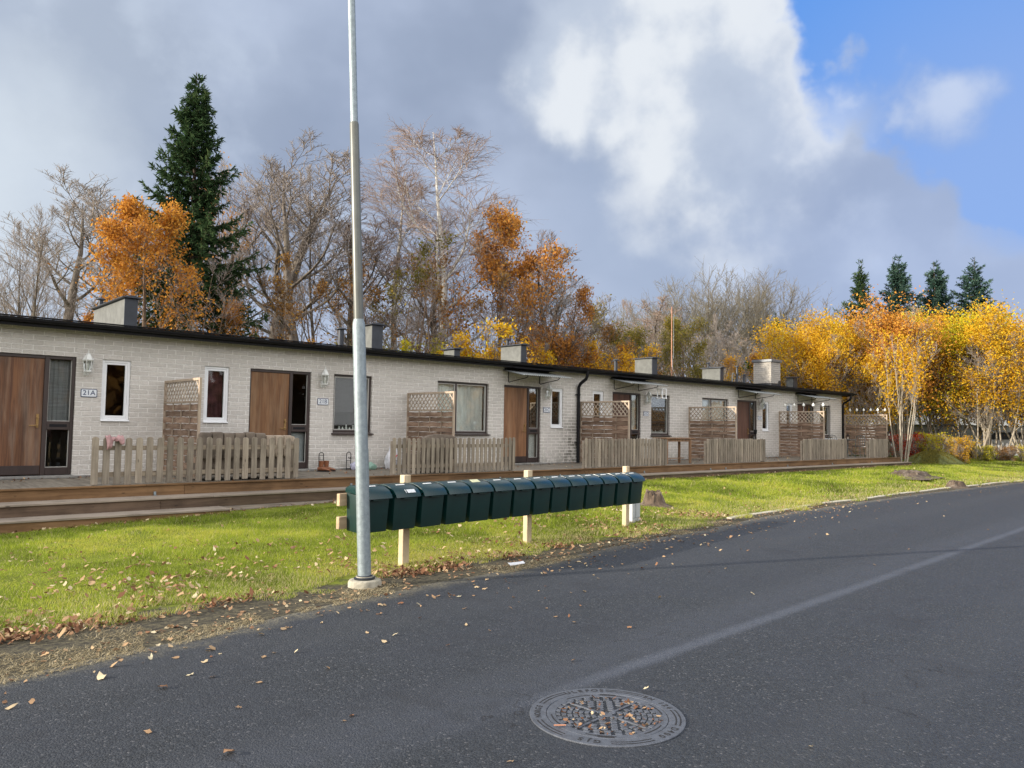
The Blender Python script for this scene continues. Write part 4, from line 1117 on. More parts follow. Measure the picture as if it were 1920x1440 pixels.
# boots by the second door
def boot(x, y, rz_, lb):
    r = empty('boot', (x, y, ZD + .004), rz_, lb, 'boot', 'brown boots by the second front door')
    mb = MB(); rings = []
    secs = [(-.02, .0, .05, .060, .045), (-.02, 0, .12, .055, .045), (-.02, 0, .20, .058, .048), (-.02, 0, .235, .062, .050)]
    # shaft
    mb.lathe([(.045, .035), (.043, .10), (.047, .17), (.052, .225)], 14, Matrix.Translation((0, -.02, 0)) @ Matrix.Diagonal((.85, 1.15, 1, 1)))
    n = 12; vs = []; fs = []
    L = [(.055, .040, .075), (.0, .044, .095), (-.06, .042, .085), (-.12, .045, .060), (-.17, .042, .046), (-.205, .028, .034), (-.218, .008, .022)]
    for (yy, hw, ht) in L:
        for k in range(n):
            a = 2 * math.pi * k / n; vs.append((hw * math.cos(a), yy, .018 + ht / 2 * (1 + math.sin(a)) ))
    for j in range(len(L) - 1):
        for k in range(n): fs.append((j * n + k, j * n + (k + 1) % n, (j + 1) * n + (k + 1) % n, (j + 1) * n + k))
    fs.append(tuple(range(n))); fs.append(tuple((len(L) - 1) * n + k for k in range(n)))
    mb.add(vs, fs); mb.build('boot_upper', MT['boot'], r, smooth=True)
    s = MB(); s.prism([(-.04, .065), (.04, .065), (.046, .0), (.044, -.14), (.03, -.205), (0, -.225), (-.03, -.205), (-.044, -.14), (-.046, .0)], 0, .018, 'z'); s.build('boot_sole', MT['rubber'], r, .003)
boot(8.06, 15.02, R(40), 'left brown ankle boot standing on the terrace by the second door')
boot(8.22, 15.10, R(58), 'right brown ankle boot standing on the terrace by the second door')
# shoe scraper frames (two black tubular frames leaning on the wall)
def rack(x, lb, lean=0.0):
    r = empty('tubular_frame', (x, 15.33, ZD), label=lb, cat='metal frame', group='black tubular frames standing against the wall')
    o = MB(); hw = .055; h = .40
    pts = [(-hw, 0, .003)] + [(-hw, 0, h - hw)] + [(-hw * math.cos(a), 0, h - hw + hw * math.sin(a)) for a in np.linspace(.3, math.pi - .3, 7)] + [(hw, 0, h - hw), (hw, 0, .003)]
    o.tube(pts, .009, 8); o.build('frame_tube', MT['black'], r, smooth=True)
    for zz in (.12, .235, .33) if not lean else (.02, .21, .03):
        c = MB(); c.tube([(-hw, 0, zz), (hw, 0, zz)], .006, 6); c.build('crossbar', MT['black'], r)
    if lean:
        c = MB(); c.tube([(hw, -.01, h - .10), (.02, -.02, h - .14), (-.02, -.02, h - .12)], .009, 6); c.build('hanging_strap', MT['black'], r)
rack(8.24, 'black ladder shaped tubular frame behind the brown boots'); rack(8.92, 'black tubular frame with hanging strap beside the lilac plastic bag', 1)

def bag(name, x, y, w_, d_, h_, m_, lb, seed, handles=True, knot=False):
    r = empty(name, (x, y, ZD + .003), label=lb, cat='plastic bag', group='plastic bags by the wall')
    rr_ = np.random.default_rng(seed); n = 26; m2 = 16; vs = []; fs = []
    ph = rr_.uniform(0, 6, 6)
    for j in range(m2 + 1):
        v = j / m2
        prof = (1 - .55 * max(0, (v - .55) / .45) ** 1.3) * (.80 + .20 * math.sin(min(1, v * 3) * math.pi / 2)) * (1 if not knot else (1 - .6 * max(0, (v - .5) / .5) ** 1.5))
        for i in range(n):
            a = 2 * math.pi * i / n
            f = 1 + .06 * math.sin(3 * a + ph[0] + 2 * v) + .05 * math.sin(5 * a + ph[1] - 5 * v) + .035 * math.sin(9 * a + ph[2] + 11 * v) + .03 * rr_.normal()
            c_ = math.cos(a); s2 = math.sin(a); q = 1 / max(abs(c_), abs(s2)) ** .45
            vs.append((w_ / 2 * c_ * f * prof * q, d_ / 2 * s2 * f * prof * q, h_ * v * (1 + .02 * math.sin(7 * a))))
    for j in range(m2):
        for i in range(n): fs.append((j * n + i, j * n + (i + 1) % n, (j + 1) * n + (i + 1) % n, (j + 1) * n + i))
    fs.append(tuple(range(n))[::-1]); fs.append(tuple(m2 * n + i for i in range(n)))
    o = MB(); o.add(vs, fs); o.build('bag_body', m_, r, smooth=True)
    if handles:
        for sx_ in (-1, 1):
            hnd = MB(); pts = [(sx_ * w_ * .10 + .05 * math.cos(a) * sx_, .01, h_ * .97 + .10 * math.sin(a)) for a in np.linspace(0, math.pi, 8)]
            hnd.tube(pts, .011, 6, Matrix.Diagonal((1, .5, 1, 1))); hnd.build('bag_handle', m_, r, smooth=True)
    return r
bg1 = bag('shopping_bag', 10.02, 15.22, .40, .18, .46, MT['bag'], 'white plastic shopping bag with red lettering against the wall', 3)
text_mesh('bag_lettering', 'ity', .15, MT['red_ink'], bg1, (-.035, -.122, .32), rot=(math.pi / 2 - .12, R(15), 0), ext=.004, bold=.004)
o = MB()
for q in range(3): o.box(-.17, .03 - .05 * (q == 1), -.118, -.112, .185 - .035 * q, .197 - .035 * q, Matrix.Rotation(R(15), 4, 'Y'))
o.build('bag_print', MT['ink'], bg1)
bag('plastic_bag', 9.12, 15.25, .34, .22, .22, MT['bag_lilac'], 'crumpled lilac white plastic bag between black frame and lamp post', 5, False, True)
bag('plastic_bag', 9.42, 15.22, .26, .20, .17, MT['bag_green'], 'pale green plastic bag lying left of the white shopping bag', 8, False, True)

# wooden table and bench
tb = empty('wooden_table', (19.25, 14.0, ZD), label='tall wooden side table at the end of the third picket fence', cat='table')
o = MB(); o.box(-.72, .75, -.26, .26, .745, .775); o.build('table_top', MT['table'], tb, .004)
for sx_ in (-.62, .55):
    for sy_ in (-.2, .2): o = MB(); o.box(sx_ - .03, sx_ + .03, sy_ - .03, sy_ + .03, .003, .74); o.build('leg', MT['table'], tb, .003)
o = MB(); o.box(-.585, .515, -.20, -.18, .66, .74); o.box(-.585, .515, .18, .20, .66, .74); o.box(-.585, .515, -.01, .01, .14, .17); o.build('table_apron', MT['table'], tb)
bn_ = empty('wooden_bench', (22.95, 14.35, ZD), label='low wooden bench at the foot of the fourth privacy screen', cat='bench')
o = MB(); o.box(-.85, .55, -.2, .2, .42, .455); o.build('bench_seat', MT['table'], bn_, .004)
for sx_ in (-.75, .45):
    for sy_ in (-.15, .15): o = MB(); o.box(sx_ - .05, sx_ + .05, sy_ - .035, sy_ + .035, .003, .418); o.build('leg', MT['table'], bn_, .003)
o = MB(); o.box(-.699, .399, -.015, .015, .10, .18); o.build('stretcher', MT['table'], bn_)

# garden table and chairs near the end
gt = empty('garden_table', (31.55, 14.3, ZD), label='round grey steel garden table with crossed legs near the terrace end', cat='table')
o = MB(); o.lathe([(.34, .70), (.36, .705), (.36, .72), (.34, .725)], 28); o.build('table_top', MT['grey_steel'], gt, smooth=True)
for a in (0, 90, 180, 270):
    o = MB(); c_, s2 = math.cos(R(a + 30)), math.sin(R(a + 30))
    o.tube([(c_ * .06, s2 * .06, .70), (c_ * .03, s2 * .03, .40), (c_ * .12, s2 * .12, .22), (c_ * .32, s2 * .32, .004)], .012, 8); o.build('leg', MT['grey_steel'], gt, smooth=True)
def gchair(x, y, rz_, lb):
    r = empty('garden_chair', (x, y, ZD), rz_, lb, 'chair', 'grey steel garden chairs')
    o = MB(); o.lathe([(.19, .44), (.21, .445), (.21, .46)], 20); o.build('seat', MT['grey_steel'], r, smooth=True)
    o = MB(); o.tube([(-.19, .16, .45), (-.20, .20, .70), (-.16, .21, .86), (0, .22, .90), (.16, .21, .86), (.20, .20, .70), (.19, .16, .45)], .012, 8)
    for q in (-.09, 0, .09): o.tube([(q, .18, .46), (q, .215, .885)], .007, 6)
    o.build('backrest', MT['grey_steel'], r, smooth=True)
    for sx_ in (-1, 1):
        for sy_ in (-1, 1): o = MB(); o.tube([(sx_ * .16, sy_ * .14, .44), (sx_ * .2, sy_ * .19, .004)], .011, 7); o.build('leg', MT['grey_steel'], r, smooth=True)
gchair(32.3, 14.2, R(-95), 'grey steel garden chair right of the round garden table')
gchair(30.7, 14.4, R(80), 'grey steel garden chair left of the round garden table')
gb = empty('storage_box', (31.1, 15.0, ZD), label='grey plastic storage box behind the garden table', cat='box')
o = MB(); o.box(-.6, .5, -.28, .28, .38, .75); o.build('box_body', MT['grey_plastic'], gb, .015)
o = MB(); o.box(-.5, .45, -.2, .2, .004, .378); o.build('box_base', MT['black'], gb)
for x, y, z_, lb in ((31.5, 14.25, ZD + .727, 'small black candle lantern standing on the round garden table'), (33.1, 13.25, ZD + .9, 'small black candle lantern hung at the last picket fence')):
    r = empty('candle_lantern', (x, y, z_), label=lb, cat='lantern', group='small black candle lanterns')
    o = MB()
    for sx_ in (-.05, .05):
        for sy_ in (-.05, .05): o.box(sx_ - .006, sx_ + .006, sy_ - .006, sy_ + .006, .012, .15)
    o.box(-.06, .06, -.06, .06, .0, .012); o.box(-.06, .06, -.06, .06, .15, .165); o.lathe([(.05, .165), (.02, .20), (.015, .22)], 8); o.build('lantern_frame', MT['black'], r)
    o = MB(); o.lathe([(.022, .013), (.022, .09), (.004, .095)], 10); o.build('candle', MT['candle'], r, smooth=True)
# torch at the end of the fourth fence
r = empty('garden_torch', (22.78, 13.35, ZD), label='small black garden torch at the right end of the fourth picket fence', cat='torch')
o = MB(); o.tube([(0, 0, .003), (0, 0, .92)], .012, 6); o.build('torch_pole', MT['black'], r)
o = MB(); o.lathe([(.02, .90), (.05, .93), (.06, 1.05), (.03, 1.06)], 10); o.build('torch_head', MT['black'], r, smooth=True)

# party light strings on screens five and six
def light_string(x, yA, yB, z_, n, lb, x2=None):
    r = empty('light_string', (x, (yA + yB) / 2, z_), label=lb, cat='string lights', group='white bulb light strings over the screens')
    ym = (yA + yB) / 2; x2 = x if x2 is None else x2
    o = MB(); P_ = [(x2 * 0 + (x2 - x) * i / 20, yA + (yB - yA) * i / 20 - ym, -.06 * math.sin(math.pi * ((i * n / 20.0) % 1))) for i in range(21)]
    o.tube(P_, .005, 5); o.build('cable', MT['black'], r)
    for i in range(n + 1):
        f = i / n; p = Vector(((x2 - x) * f, yA + (yB - yA) * f - ym, 0))
        b_ = MB(); b_.lathe([(.012, .0), (.018, -.03), (.045, -.06), (.052, -.09), (.04, -.125), (.008, -.14)], 12, Matrix.Translation(p)); b_.build('bulb', MT['bulb'], r, smooth=True)
        if i % 2 == 0: s_ = MB(); s_.tube([p + Vector((0, 0, -.06)), p + Vector((0, 0, -.34))], .006, 5); s_.build('support_wire', MT['white_metal'], r)
light_string(28.12, 15.2, 13.65, ZD + 2.12, 4, 'string of white bulbs above the fifth privacy screen')
light_string(33.82, 15.2, 13.7, ZD + 2.08, 5, 'string of white bulbs above the last privacy screen')

# antenna mast on the roof
am = empty('antenna_mast', (23.9, 17.5, 3.28), label='thin copper coloured antenna mast standing on the roof', cat='mast')
o = MB(); o.tube([(0, 0, -.03), (0, 0, 2.88)], [.022, .016], 8); o.build('mast_pole', MT['copper'], am)
o = MB(); o.tube([(.12, 0, .9), (.12, 0, 2.6)], .006, 5); o.tube([(0, 0, 2.5), (.12, 0, 2.5)], .006, 5); o.tube([(0, 0, 1.6), (.12, 0, 1.6)], .006, 5); o.build('aerial', MT['galv'], am)
o = MB(); o.tube([(.02, 0, 1.1), (.06, 0, .5), (.5, .1, .16), (1.7, .2, .05)], .012, 5); o.build('stay_cable', MT['white_metal'], am)

# ------------------------------------------------------------------ lamp post
lp = empty('lamp_post', (3.874, 6.304, 0.0), label='tall galvanised lamp post with olive middle section beside the green mailboxes', cat='lamp post')
top = Vector((3.643 - 3.874, 6.446 - 6.304, 5.602)); ax_ = top.normalized()
def along(d): return ax_ * d
Mq = Vector((0, 0, 1)).rotation_difference(ax_).to_matrix().to_4x4()
o = MB(); o.lathe([(.155, -.08), (.155, .035), (.145, .055), (.12, .062), (.085, .062), (.085, .09)], 32); o.build('concrete_base', MT['concrete'], lp, smooth=True)
o = MB(); o.lathe([(.095, .06), (.10, .078), (.072, .09), (.062, .10)], 28, Mq); o.build('base_collar', MT['dark_metal'], lp, smooth=True)
o = MB(); o.lathe([(.0625, .07), (.0612, 1.0), (.060, 2.42), (.057, 2.46), (.048, 2.50)], 32, Mq); o.build('lower_pole', MT['galv'], lp, smooth=True)
o = MB(); o.lathe([(.0465, 2.49), (.044, 4.38), (.040, 4.40)], 28, Mq); o.build('middle_pole', MT['pole_paint'], lp, smooth=True)
o = MB(); o.lathe([(.036, 4.39), (.034, 7.2)], 24, Mq); o.build('upper_pole', MT['galv'], lp, smooth=True)
o = MB(); o.tube([along(7.15), along(7.3) + Vector((.05, -.1, .1)), along(7.4) + Vector((.15, -.5, .15))], .03, 12); o.build('pole_arm', MT['galv'], lp, smooth=True)
o = MB(); o.prism([(-.12, 0), (.12, 0), (.10, .09), (-.10, .09)], -.5, 0, 'y', Matrix.Translation(along(7.4) + Vector((.15, -.5, .11)))); o.build('lamp_head', MT['grey_plastic'], lp, .02)
dr = Vector((.5, -.85, 0)).normalized(); q = math.atan2(dr.y, dr.x)
def arc_plate(a0, a1, z0, z1, rad, name, m_):
    o = MB(); n = 10; vs = []; fs = []
    for i in range(n + 1):
        a = q + a0 + (a1 - a0) * i / n
        for zz in (z0, z1):
            for rr_ in (rad, rad + .004): vs.append(along(zz) + Vector((rr_ * math.cos(a), rr_ * math.sin(a), 0)))
    for i in range(n):
        a = 4 * i; b2 = a + 4; fs += [(a + 1, b2 + 1, b2 + 3, a + 3), (a, a + 1, b2 + 1, b2)[::-1], (a + 2, a + 3, b2 + 3, b2 + 2)]
    fs += [(0, 1, 3, 2), (4 * n, 4 * n + 2, 4 * n + 3, 4 * n + 1)]
    o.add(vs, fs); o.build(name, m_, lp)
arc_plate(-.55, .55, .93, 1.27, .0605, 'service_hatch', MT['galv'])

# ------------------------------------------------------------------ mailboxes on their timber stand
ROW0 = Vector((4.75, 6.96, 0)); ra = math.atan2(.67, 4.52)
Mrow = rotz(ra, ROW0)
st = empty('mailbox_stand', ROW0, ra, 'timber stand of three posts and two rails carrying the green mailboxes', 'mailbox stand')
for d, zt, zb in ((0.0, .965, -.05), (2.14, .945, -.05), (4.57, .925, -.05)):
    gz = 0.0
    o = MB(); o.box(d - .048, d + .048, -.036, .036, zb, zt); o.build('post', MT['pine'], st, .004)
for z0 in (.475, .70):
    o = MB(); o.box(-.94, 4.66, -.085, -.038, z0, z0 + .12); o.build('rail', MT['pine_x'], st, .004)
BW = .345; PITCH = .3855
def side(top_):      # body outline (y,z), front is -y
    return [(0, 0), (0, .385), (-.275, .345), (-.225, 0)]
def mailbox_proto():
    r = empty('mailbox')
    o = MB()
    # tapered body (narrower at the bottom)
    hb, ht = BW / 2 - .016, BW / 2 - .007
    vs = [(-hb, 0, .012), (hb, 0, .012), (hb, -.228, 0), (-hb, -.228, 0), (-ht, 0, .385), (ht, 0, .385), (ht, -.262, .355), (-ht, -.262, .355)]
    o.add(vs, [(0, 1, 2, 3), (4, 7, 6, 5), (0, 4, 5, 1), (1, 5, 6, 2), (2, 6, 7, 3), (3, 7, 4, 0)])
    o.build('mailbox_body', MT['green'], r, .010, smooth=True, seg=2)
    prof = [(.012, .386), (.012, .430), (-.05, .458), (-.120, .454), (-.185, .434), (-.248, .404), (-.284, .366), (-.300, .330), (-.292, .328), (-.275, .345), (-.262, .357), (-.10, .380)]
    o = MB(); o.prism(prof, -BW / 2, BW / 2, 'x'); o.build('mailbox_lid', MT['green_lid'], r, .006, smooth=True, seg=2)
    o = MB(); o.box(-.065, .065, -.292, -.266, .312, .326); o.build('lid_grip', MT['green'], r, .003)
    o = MB()
    M_ = Matrix.Translation((0.01, -.150, .4465)) @ Matrix.Rotation(R(18), 4, 'X')
    o.box(-.06, .06, -.010, .010, .0, .002, M_); o.build('name_strip', MT['label'], r)
    return r
nth = ['first', 'second', 'third', 'fourth', 'fifth', 'sixth', 'seventh', 'eighth', 'ninth', 'tenth', 'eleventh', 'twelfth', 'thirteenth', 'last']
proto = mailbox_proto()
for i in range(14):
    o = proto if i == 0 else copy_tree(proto)
    d = -.69 + i * PITCH
    o.location = Mrow @ Vector((d, -.087, .445 - .004 * i)); o.rotation_euler = (0, 0, ra + random.uniform(-.03, .03))
    lb = {0: 'first dark green mailbox from the left, half hidden by the lamp post', 1: 'second green mailbox from the left, with a white sticker on its lid front',
          4: 'fifth green mailbox from the left, with a yellowish sticker on its lid', 2: 'third green mailbox from the left, right above the leftmost stand post',
          13: 'last green mailbox at the right end, above the grey cable cabinet'}.get(i, '%s dark green mailbox from the left in the row of fourteen' % nth[i])
    tag(o, lb, 'mailbox', 'green mailboxes on the timber stand')
    if i == 1:
        s_ = MB(); M_ = Matrix.Translation((.05, -.270, .387)) @ Matrix.Rotation(R(46), 4, 'X'); s_.box(-.055, .055, -.022, .022, .002, .004, M_); s_.box(-.08, -.072, -.022, .022, .002, .004, M_); s_.build('sticker', MT['label'], o)
    if i == 4:
        s_ = MB(); M_ = Matrix.Translation((0, -.15, .446)) @ Matrix.Rotation(R(26), 4, 'X'); s_.box(-.06, .07, -.03, .03, .003, .005, M_); s_.build('sticker', MT['yellow_label'], o)

cb = empty('cable_cabinet', (9.68, 7.84, .0), ra + .05, 'slim light grey cable cabinet behind the rightmost mailbox post', 'cabinet')
o = MB(); o.box(-.13, .13, -.08, .08, -.05, .60); o.build('cabinet_body', MT['grey_plastic'], cb, .008)
o = MB(); o.box(-.14, .14, -.09, .09, .60, .63); o.build('cabinet_top', MT['grey_plastic'], cb, .008)
o = MB(); o.box(-.133, .133, -.083, -.0805, .10, .104); o.box(-.03, -.024, -.083, -.0805, .104, .58); o.build('cabinet_seam', MT['dark_metal'], cb)

# ------------------------------------------------------------------ manhole cover
mh = empty('manhole_cover', (3.145, 2.705, -.002), label='round cast iron manhole cover with checkered pads and leaves in the asphalt', cat='manhole cover')
def ring(r0, r1, z0, z1, n=72):
    mb = MB(); vs = []; fs = []
    for i in range(n):
        a = 2 * math.pi * i / n; c_, s2 = math.cos(a), math.sin(a)
        vs += [(r0 * c_, r0 * s2, z0), (r1 * c_, r1 * s2, z0), (r1 * c_, r1 * s2, z1), (r0 * c_, r0 * s2, z1)]
    for i in range(n):
        a = 4 * i; b2 = 4 * ((i + 1) % n)
        fs += [(a + 3, a + 2, b2 + 2, b2 + 3), (a + 1, b2 + 1, b2 + 2, a + 2), (a, a + 3, b2 + 3, b2), (a, b2, b2 + 1, a + 1)]
    mb.add(vs, fs); return mb
RO = .405
fr_ = ring(.318, RO, -.02, .0085).build('outer_frame', MT['cast_iron'], mh, .002)
base_ = ring(.0, .3178, -.02, .0015, 72); bo = base_.build('recess_plate', MT['iron_dark'], mh)
cv = ring(.268, .3150, .0015, .0080).build('cover_rim', MT['cast_iron'], mh, .0015)
mb = MB()
# concentric rows of raised pads
for j, rr_ in enumerate(np.arange(.045, .262, .0300)):
    cnt = max(4, int(round(2 * math.pi * rr_ / .052))); cnt -= cnt % 2
    for i in range(cnt):
        a = 2 * math.pi * (i + .5 * (j % 2)) / cnt
        if min(abs((a - aa + math.pi) % (2 * math.pi) - math.pi) * rr_ for aa in (R(5), R(95), R(185), R(275))) < .016 and rr_ > .06: continue
        mb.box(-.0115, .0115, -.0165, .0165, .001, .0088, rotz(a, (rr_ * math.cos(a), rr_ * math.sin(a), 0)))
for aa in (5, 95, 185, 275): mb.box(.02, .264, -.0075, .0075, .001, .0084, rotz(R(aa)))
mb.lathe([(.03, .001), (.03, .0086)], 20)
mb.build('raised_pads', MT['cast_iron'], mh, .0015)
mb = MB()
def arc_slot(r0, r1, a0, a1, z=.0092, n=14):
    vs = []; fs = []
    for i in range(n + 1):
        a = R(a0 + (a1 - a0) * i / n)
        for rr_ in (r0, r1):
            for zz in (z - .002, z): vs.append((rr_ * math.cos(a), rr_ * math.sin(a), zz))
    for i in range(n):
        a = 4 * i; b2 = a + 4; fs += [(a + 1, a + 3, b2 + 3, b2 + 1), (a, b2, b2 + 2, a + 2), (a + 2, b2 + 2, b2 + 3, a + 3), (a, a + 1, b2 + 1, b2)]
    fs += [(0, 2, 3, 1), (4 * n, 4 * n + 1, 4 * n + 3, 4 * n + 2)]
    mb = MB(); mb.add(vs, fs); mb.build('ring_groove', MT['iron_dark'], mh)
for a0 in (8, 80, 152, 224, 296):
    for rr_ in (.352, .374): arc_slot(rr_, rr_ + .008, a0, a0 + 34)
for a0 in (20, 60, 140, 200, 260, 320): arc_slot(.287, .295, a0, a0 + 30, .0088)
for a0 in (40, 220): arc_slot(.285, .305, a0 - 8, a0 + 8, .0090)
def ring_text(s, ac, rad, size):
    n = len(s); stp = math.degrees(size * .82 / rad)
    for i, ch_ in enumerate(s):
        if ch_ == ' ': continue
        a = R(ac - (i - (n - 1) / 2) * stp)
        text_mesh('cast_letter', ch_, size, MT['iron_dark'], mh, (rad * math.cos(a), rad * math.sin(a), .0090), rot=(0, 0, a - math.pi / 2), ext=.0006, bold=.0012)
# (angles measured in the road plane; the far side of the ring is at about 50 degrees)
ring_text('ULEFOS', 62, .362, .050); ring_text('EN 124', -10, .362, .046); ring_text('D400', 278, .362, .050); ring_text('GJS', 207, .362, .050); ring_text('NORGE', 133, .362, .044)
k = 95; a = rng.uniform(0, 2 * np.pi, k); rr_ = .262 * np.sqrt(rng.random(k))
V, F, tt = leaf_cloud(rr_ * np.cos(a) + .01, rr_ * np.sin(a) - .02, np.full(k, .002), rng.uniform(.010, .032, k), rng.beta(1.4, 2.2, k), .3)
me = fast_mesh('leaf_litter', V, F, mat=MT['fallen'], attr=tt); tag(link('cover_leaf_litter', me, loc=(3.145, 2.705, .002)), 'damp brown and yellow leaves caught between the pads of the manhole cover', 'fallen leaves', kind='stuff')

# single leaves on the near asphalt
LF = [(430, 1414, .075), (275, 1374, .045), (660, 1343, .04), (190, 1273, .09), (305, 1291, .06), (18, 1330, .06), (1210, 1299, .05), (957, 1430, .035), (1520, 1402, .03), (395, 1219, .06), (722, 1204, .05), (1075, 1240, .035), (1180, 1178, .035), (1412, 1115, .045), (1640, 1060, .04)]
def gpt(px, py):
    d = fw + rt2 * ((px - 960) / 1442) - up2 * ((py - 720) / 1442); k_ = -1.5 / d.z; return Vector((0, 0, 1.5)) + d * k_
leaf_lb = ['large orange brown curled leaf on the asphalt at the bottom left', 'small tan leaf on the asphalt up and left of the large orange brown leaf', 'orange leaf alone on the asphalt left of the manhole cover',
           'pale crumpled leaf on the asphalt near the left verge', 'brown leaf on the asphalt between the pale crumpled leaf and the tan leaf', 'pale leaf on the asphalt at the left edge of the picture',
           'pale leaf resting on the far rim of the manhole cover', 'small brown leaf at the bottom edge below the manhole cover', 'small yellow leaf right of the manhole cover near the bottom edge', 'tan leaf on the asphalt close to the straw on the left verge',
           'tan leaf on the asphalt below the foot of the lamp post', 'tiny tan leaf on the asphalt above and left of the manhole cover', 'tiny brown leaf on the asphalt just above the pale seam', 'tan leaf on open asphalt right of the pale seam', 'tan leaf far to the right on the asphalt beside the pale seam']
for i, (px, py, s_) in enumerate(LF):
    p = gpt(px, py)
    V, F, tt = leaf_cloud(np.array([0.]), np.array([0.]), np.array([0.]), np.array([s_]), np.array([[.5, .6, .35, .95, .4, .85, .97, .7, .9, .8, .85, .6, .4, .9, .7][i]]), .25)
    me = fast_mesh('fallen_leaf', V, F, mat=MT['fallen'], attr=tt)
    o = link('fallen_leaf', me, loc=(round(p.x, 2), round(p.y, 2), .001 if i != 6 else .014))
    tag(o, leaf_lb[i], 'leaf', 'single fallen leaves on the asphalt')
o = MB(); o.lathe([(.004, -.03), (.004, .03)], 8, Matrix.Rotation(math.pi / 2, 4, 'Y')); o = o.build('cigarette_butt', MT['copper'], smooth=True); o.location = (2.83, 2.74, .017); o.rotation_euler = (0, 0, R(-38))
tag(o, 'thin orange cigarette end beside the rim of the manhole cover', 'cigarette end')
pp = gpt(968, 1059)
o = MB(); n = 6
o.add([(-.11, -.03, 0), (.10, -.035, .006), (.12, .02, .02), (.02, .035, .008), (-.10, .03, .022), (-.11, -.03, .004), (.10, -.035, .010), (.12, .02, .024), (.02, .035, .012), (-.10, .03, .026)], [(0, 1, 2, 3, 4), (9, 8, 7, 6, 5), (0, 5, 6, 1), (1, 6, 7, 2), (2, 7, 8, 3), (3, 8, 9, 4), (4, 9, 5, 0)])
o = o.build('paper_scrap', MT['trash']); o.location = (pp.x, pp.y, .004); tag(o, 'flattened white paper scrap on the asphalt edge below the mailboxes', 'litter')

# ------------------------------------------------------------------ tree stumps, mound
def stump(x, y, r0, h, lb, seed, flat=1.0):
    rr_ = np.random.default_rng(seed); n = 28; ph = rr_.uniform(0, 6, 5); vs = []; fs = []
    lv = [(2.1, -.08), (1.6, .04), (1.25, .25), (1.05, .6), (.95, .92), (.88, 1.0), (.5, .97), (.1, .98)]
    zg = float(ground_z(x, y))
    for rr2, zz in lv:
        for i in range(n):
            a = 2 * math.pi * i / n; root = max(0, math.sin(2.5 * a + ph[0])) ** 2 * .45 * max(0, rr2 - 1)
            f = 1 + .08 * math.sin(4 * a + ph[1]) + .06 * math.sin(9 * a + ph[2]) + .03 * rr_.normal() + root
            vs.append((r0 * rr2 * f * math.cos(a), r0 * rr2 * f * math.sin(a) * flat, h * zz * (1 + .10 * math.sin(a + ph[3]) * (zz > .5)) + (.0 if zz < .5 else .022 * rr_.normal())))
    for j in range(len(lv) - 1):
        for i in range(n): fs.append((j * n + i, j * n + (i + 1) % n, (j + 1) * n + (i + 1) % n, (j + 1) * n + i))
    fs.append(tuple((len(lv) - 1) * n + i for i in range(n)))
    o = MB(); o.add(vs, fs); o = o.build('tree_stump', MT['stump'], smooth=True); o.location = (x, y, zg)
    return tag(o, lb, 'tree stump', 'old tree stumps in the lawn')
stump(11.75, 9.0, .165, .25, 'gnarled grey tree stump just right of the mailbox row', 2)
stump(26.0, 9.8, .55, .16, 'wide flat low tree stump in the right part of the lawn', 5, .8)
stump(23.9, 7.75, .26, .16, 'dark low stump at the lawn edge beside the asphalt', 9, .7)

n = 40; vs = []; fs = []
for j in range(15):
    v = j / 14
    for i in range(n):
        a = 2 * math.pi * i / n; rad = 1.45 * (1 - v) * (1 + .08 * math.sin(3 * a + 1) + .05 * math.sin(7 * a))
        vs.append((rad * math.cos(a), rad * .8 * math.sin(a), -.05 + .58 * (1 - (1 - v) ** 2.2) + .03 * math.sin(i * 2.3 + j)))
for j in range(14):
    for i in range(n): fs.append((j * n + i, j * n + (i + 1) % n, (j + 1) * n + (i + 1) % n, (j + 1) * n + i))
o = MB(); o.add(vs, fs); md_ = o.build('grassy_mound', MT['moss'], smooth=True); md_.location = (35.6, 12.4, .2)
k = 16000; a = rng.uniform(0, 2 * np.pi, k); q = np.sqrt(rng.random(k)); v = 1 - q
X_ = 1.42 * q * np.cos(a); Y_ = 1.14 * q * np.sin(a); Z_ = -.05 + .58 * (1 - q ** 2.2)
a2 = rng.uniform(0, 6.28, k); hh = rng.uniform(.03, .09, k)
V = np.stack([np.stack([X_ - .008 * np.cos(a2), Y_ - .008 * np.sin(a2), Z_], -1), np.stack([X_ + .008 * np.cos(a2), Y_ + .008 * np.sin(a2), Z_], -1), np.stack([X_ + rng.normal(0, .03, k), Y_ + rng.normal(0, .03, k), Z_ + hh], -1)], 1).reshape(-1, 3)
me = fast_mesh('mound_grass', V, np.arange(3 * k).reshape(-1, 3), mat=MT['lf_olive'], attr=np.repeat(rng.beta(1.5, 3, k), 3)); link('mound_grass', me, md_)
tag(md_, 'low dark green grassy mound between the terrace end and the yellow shrub', 'mound')

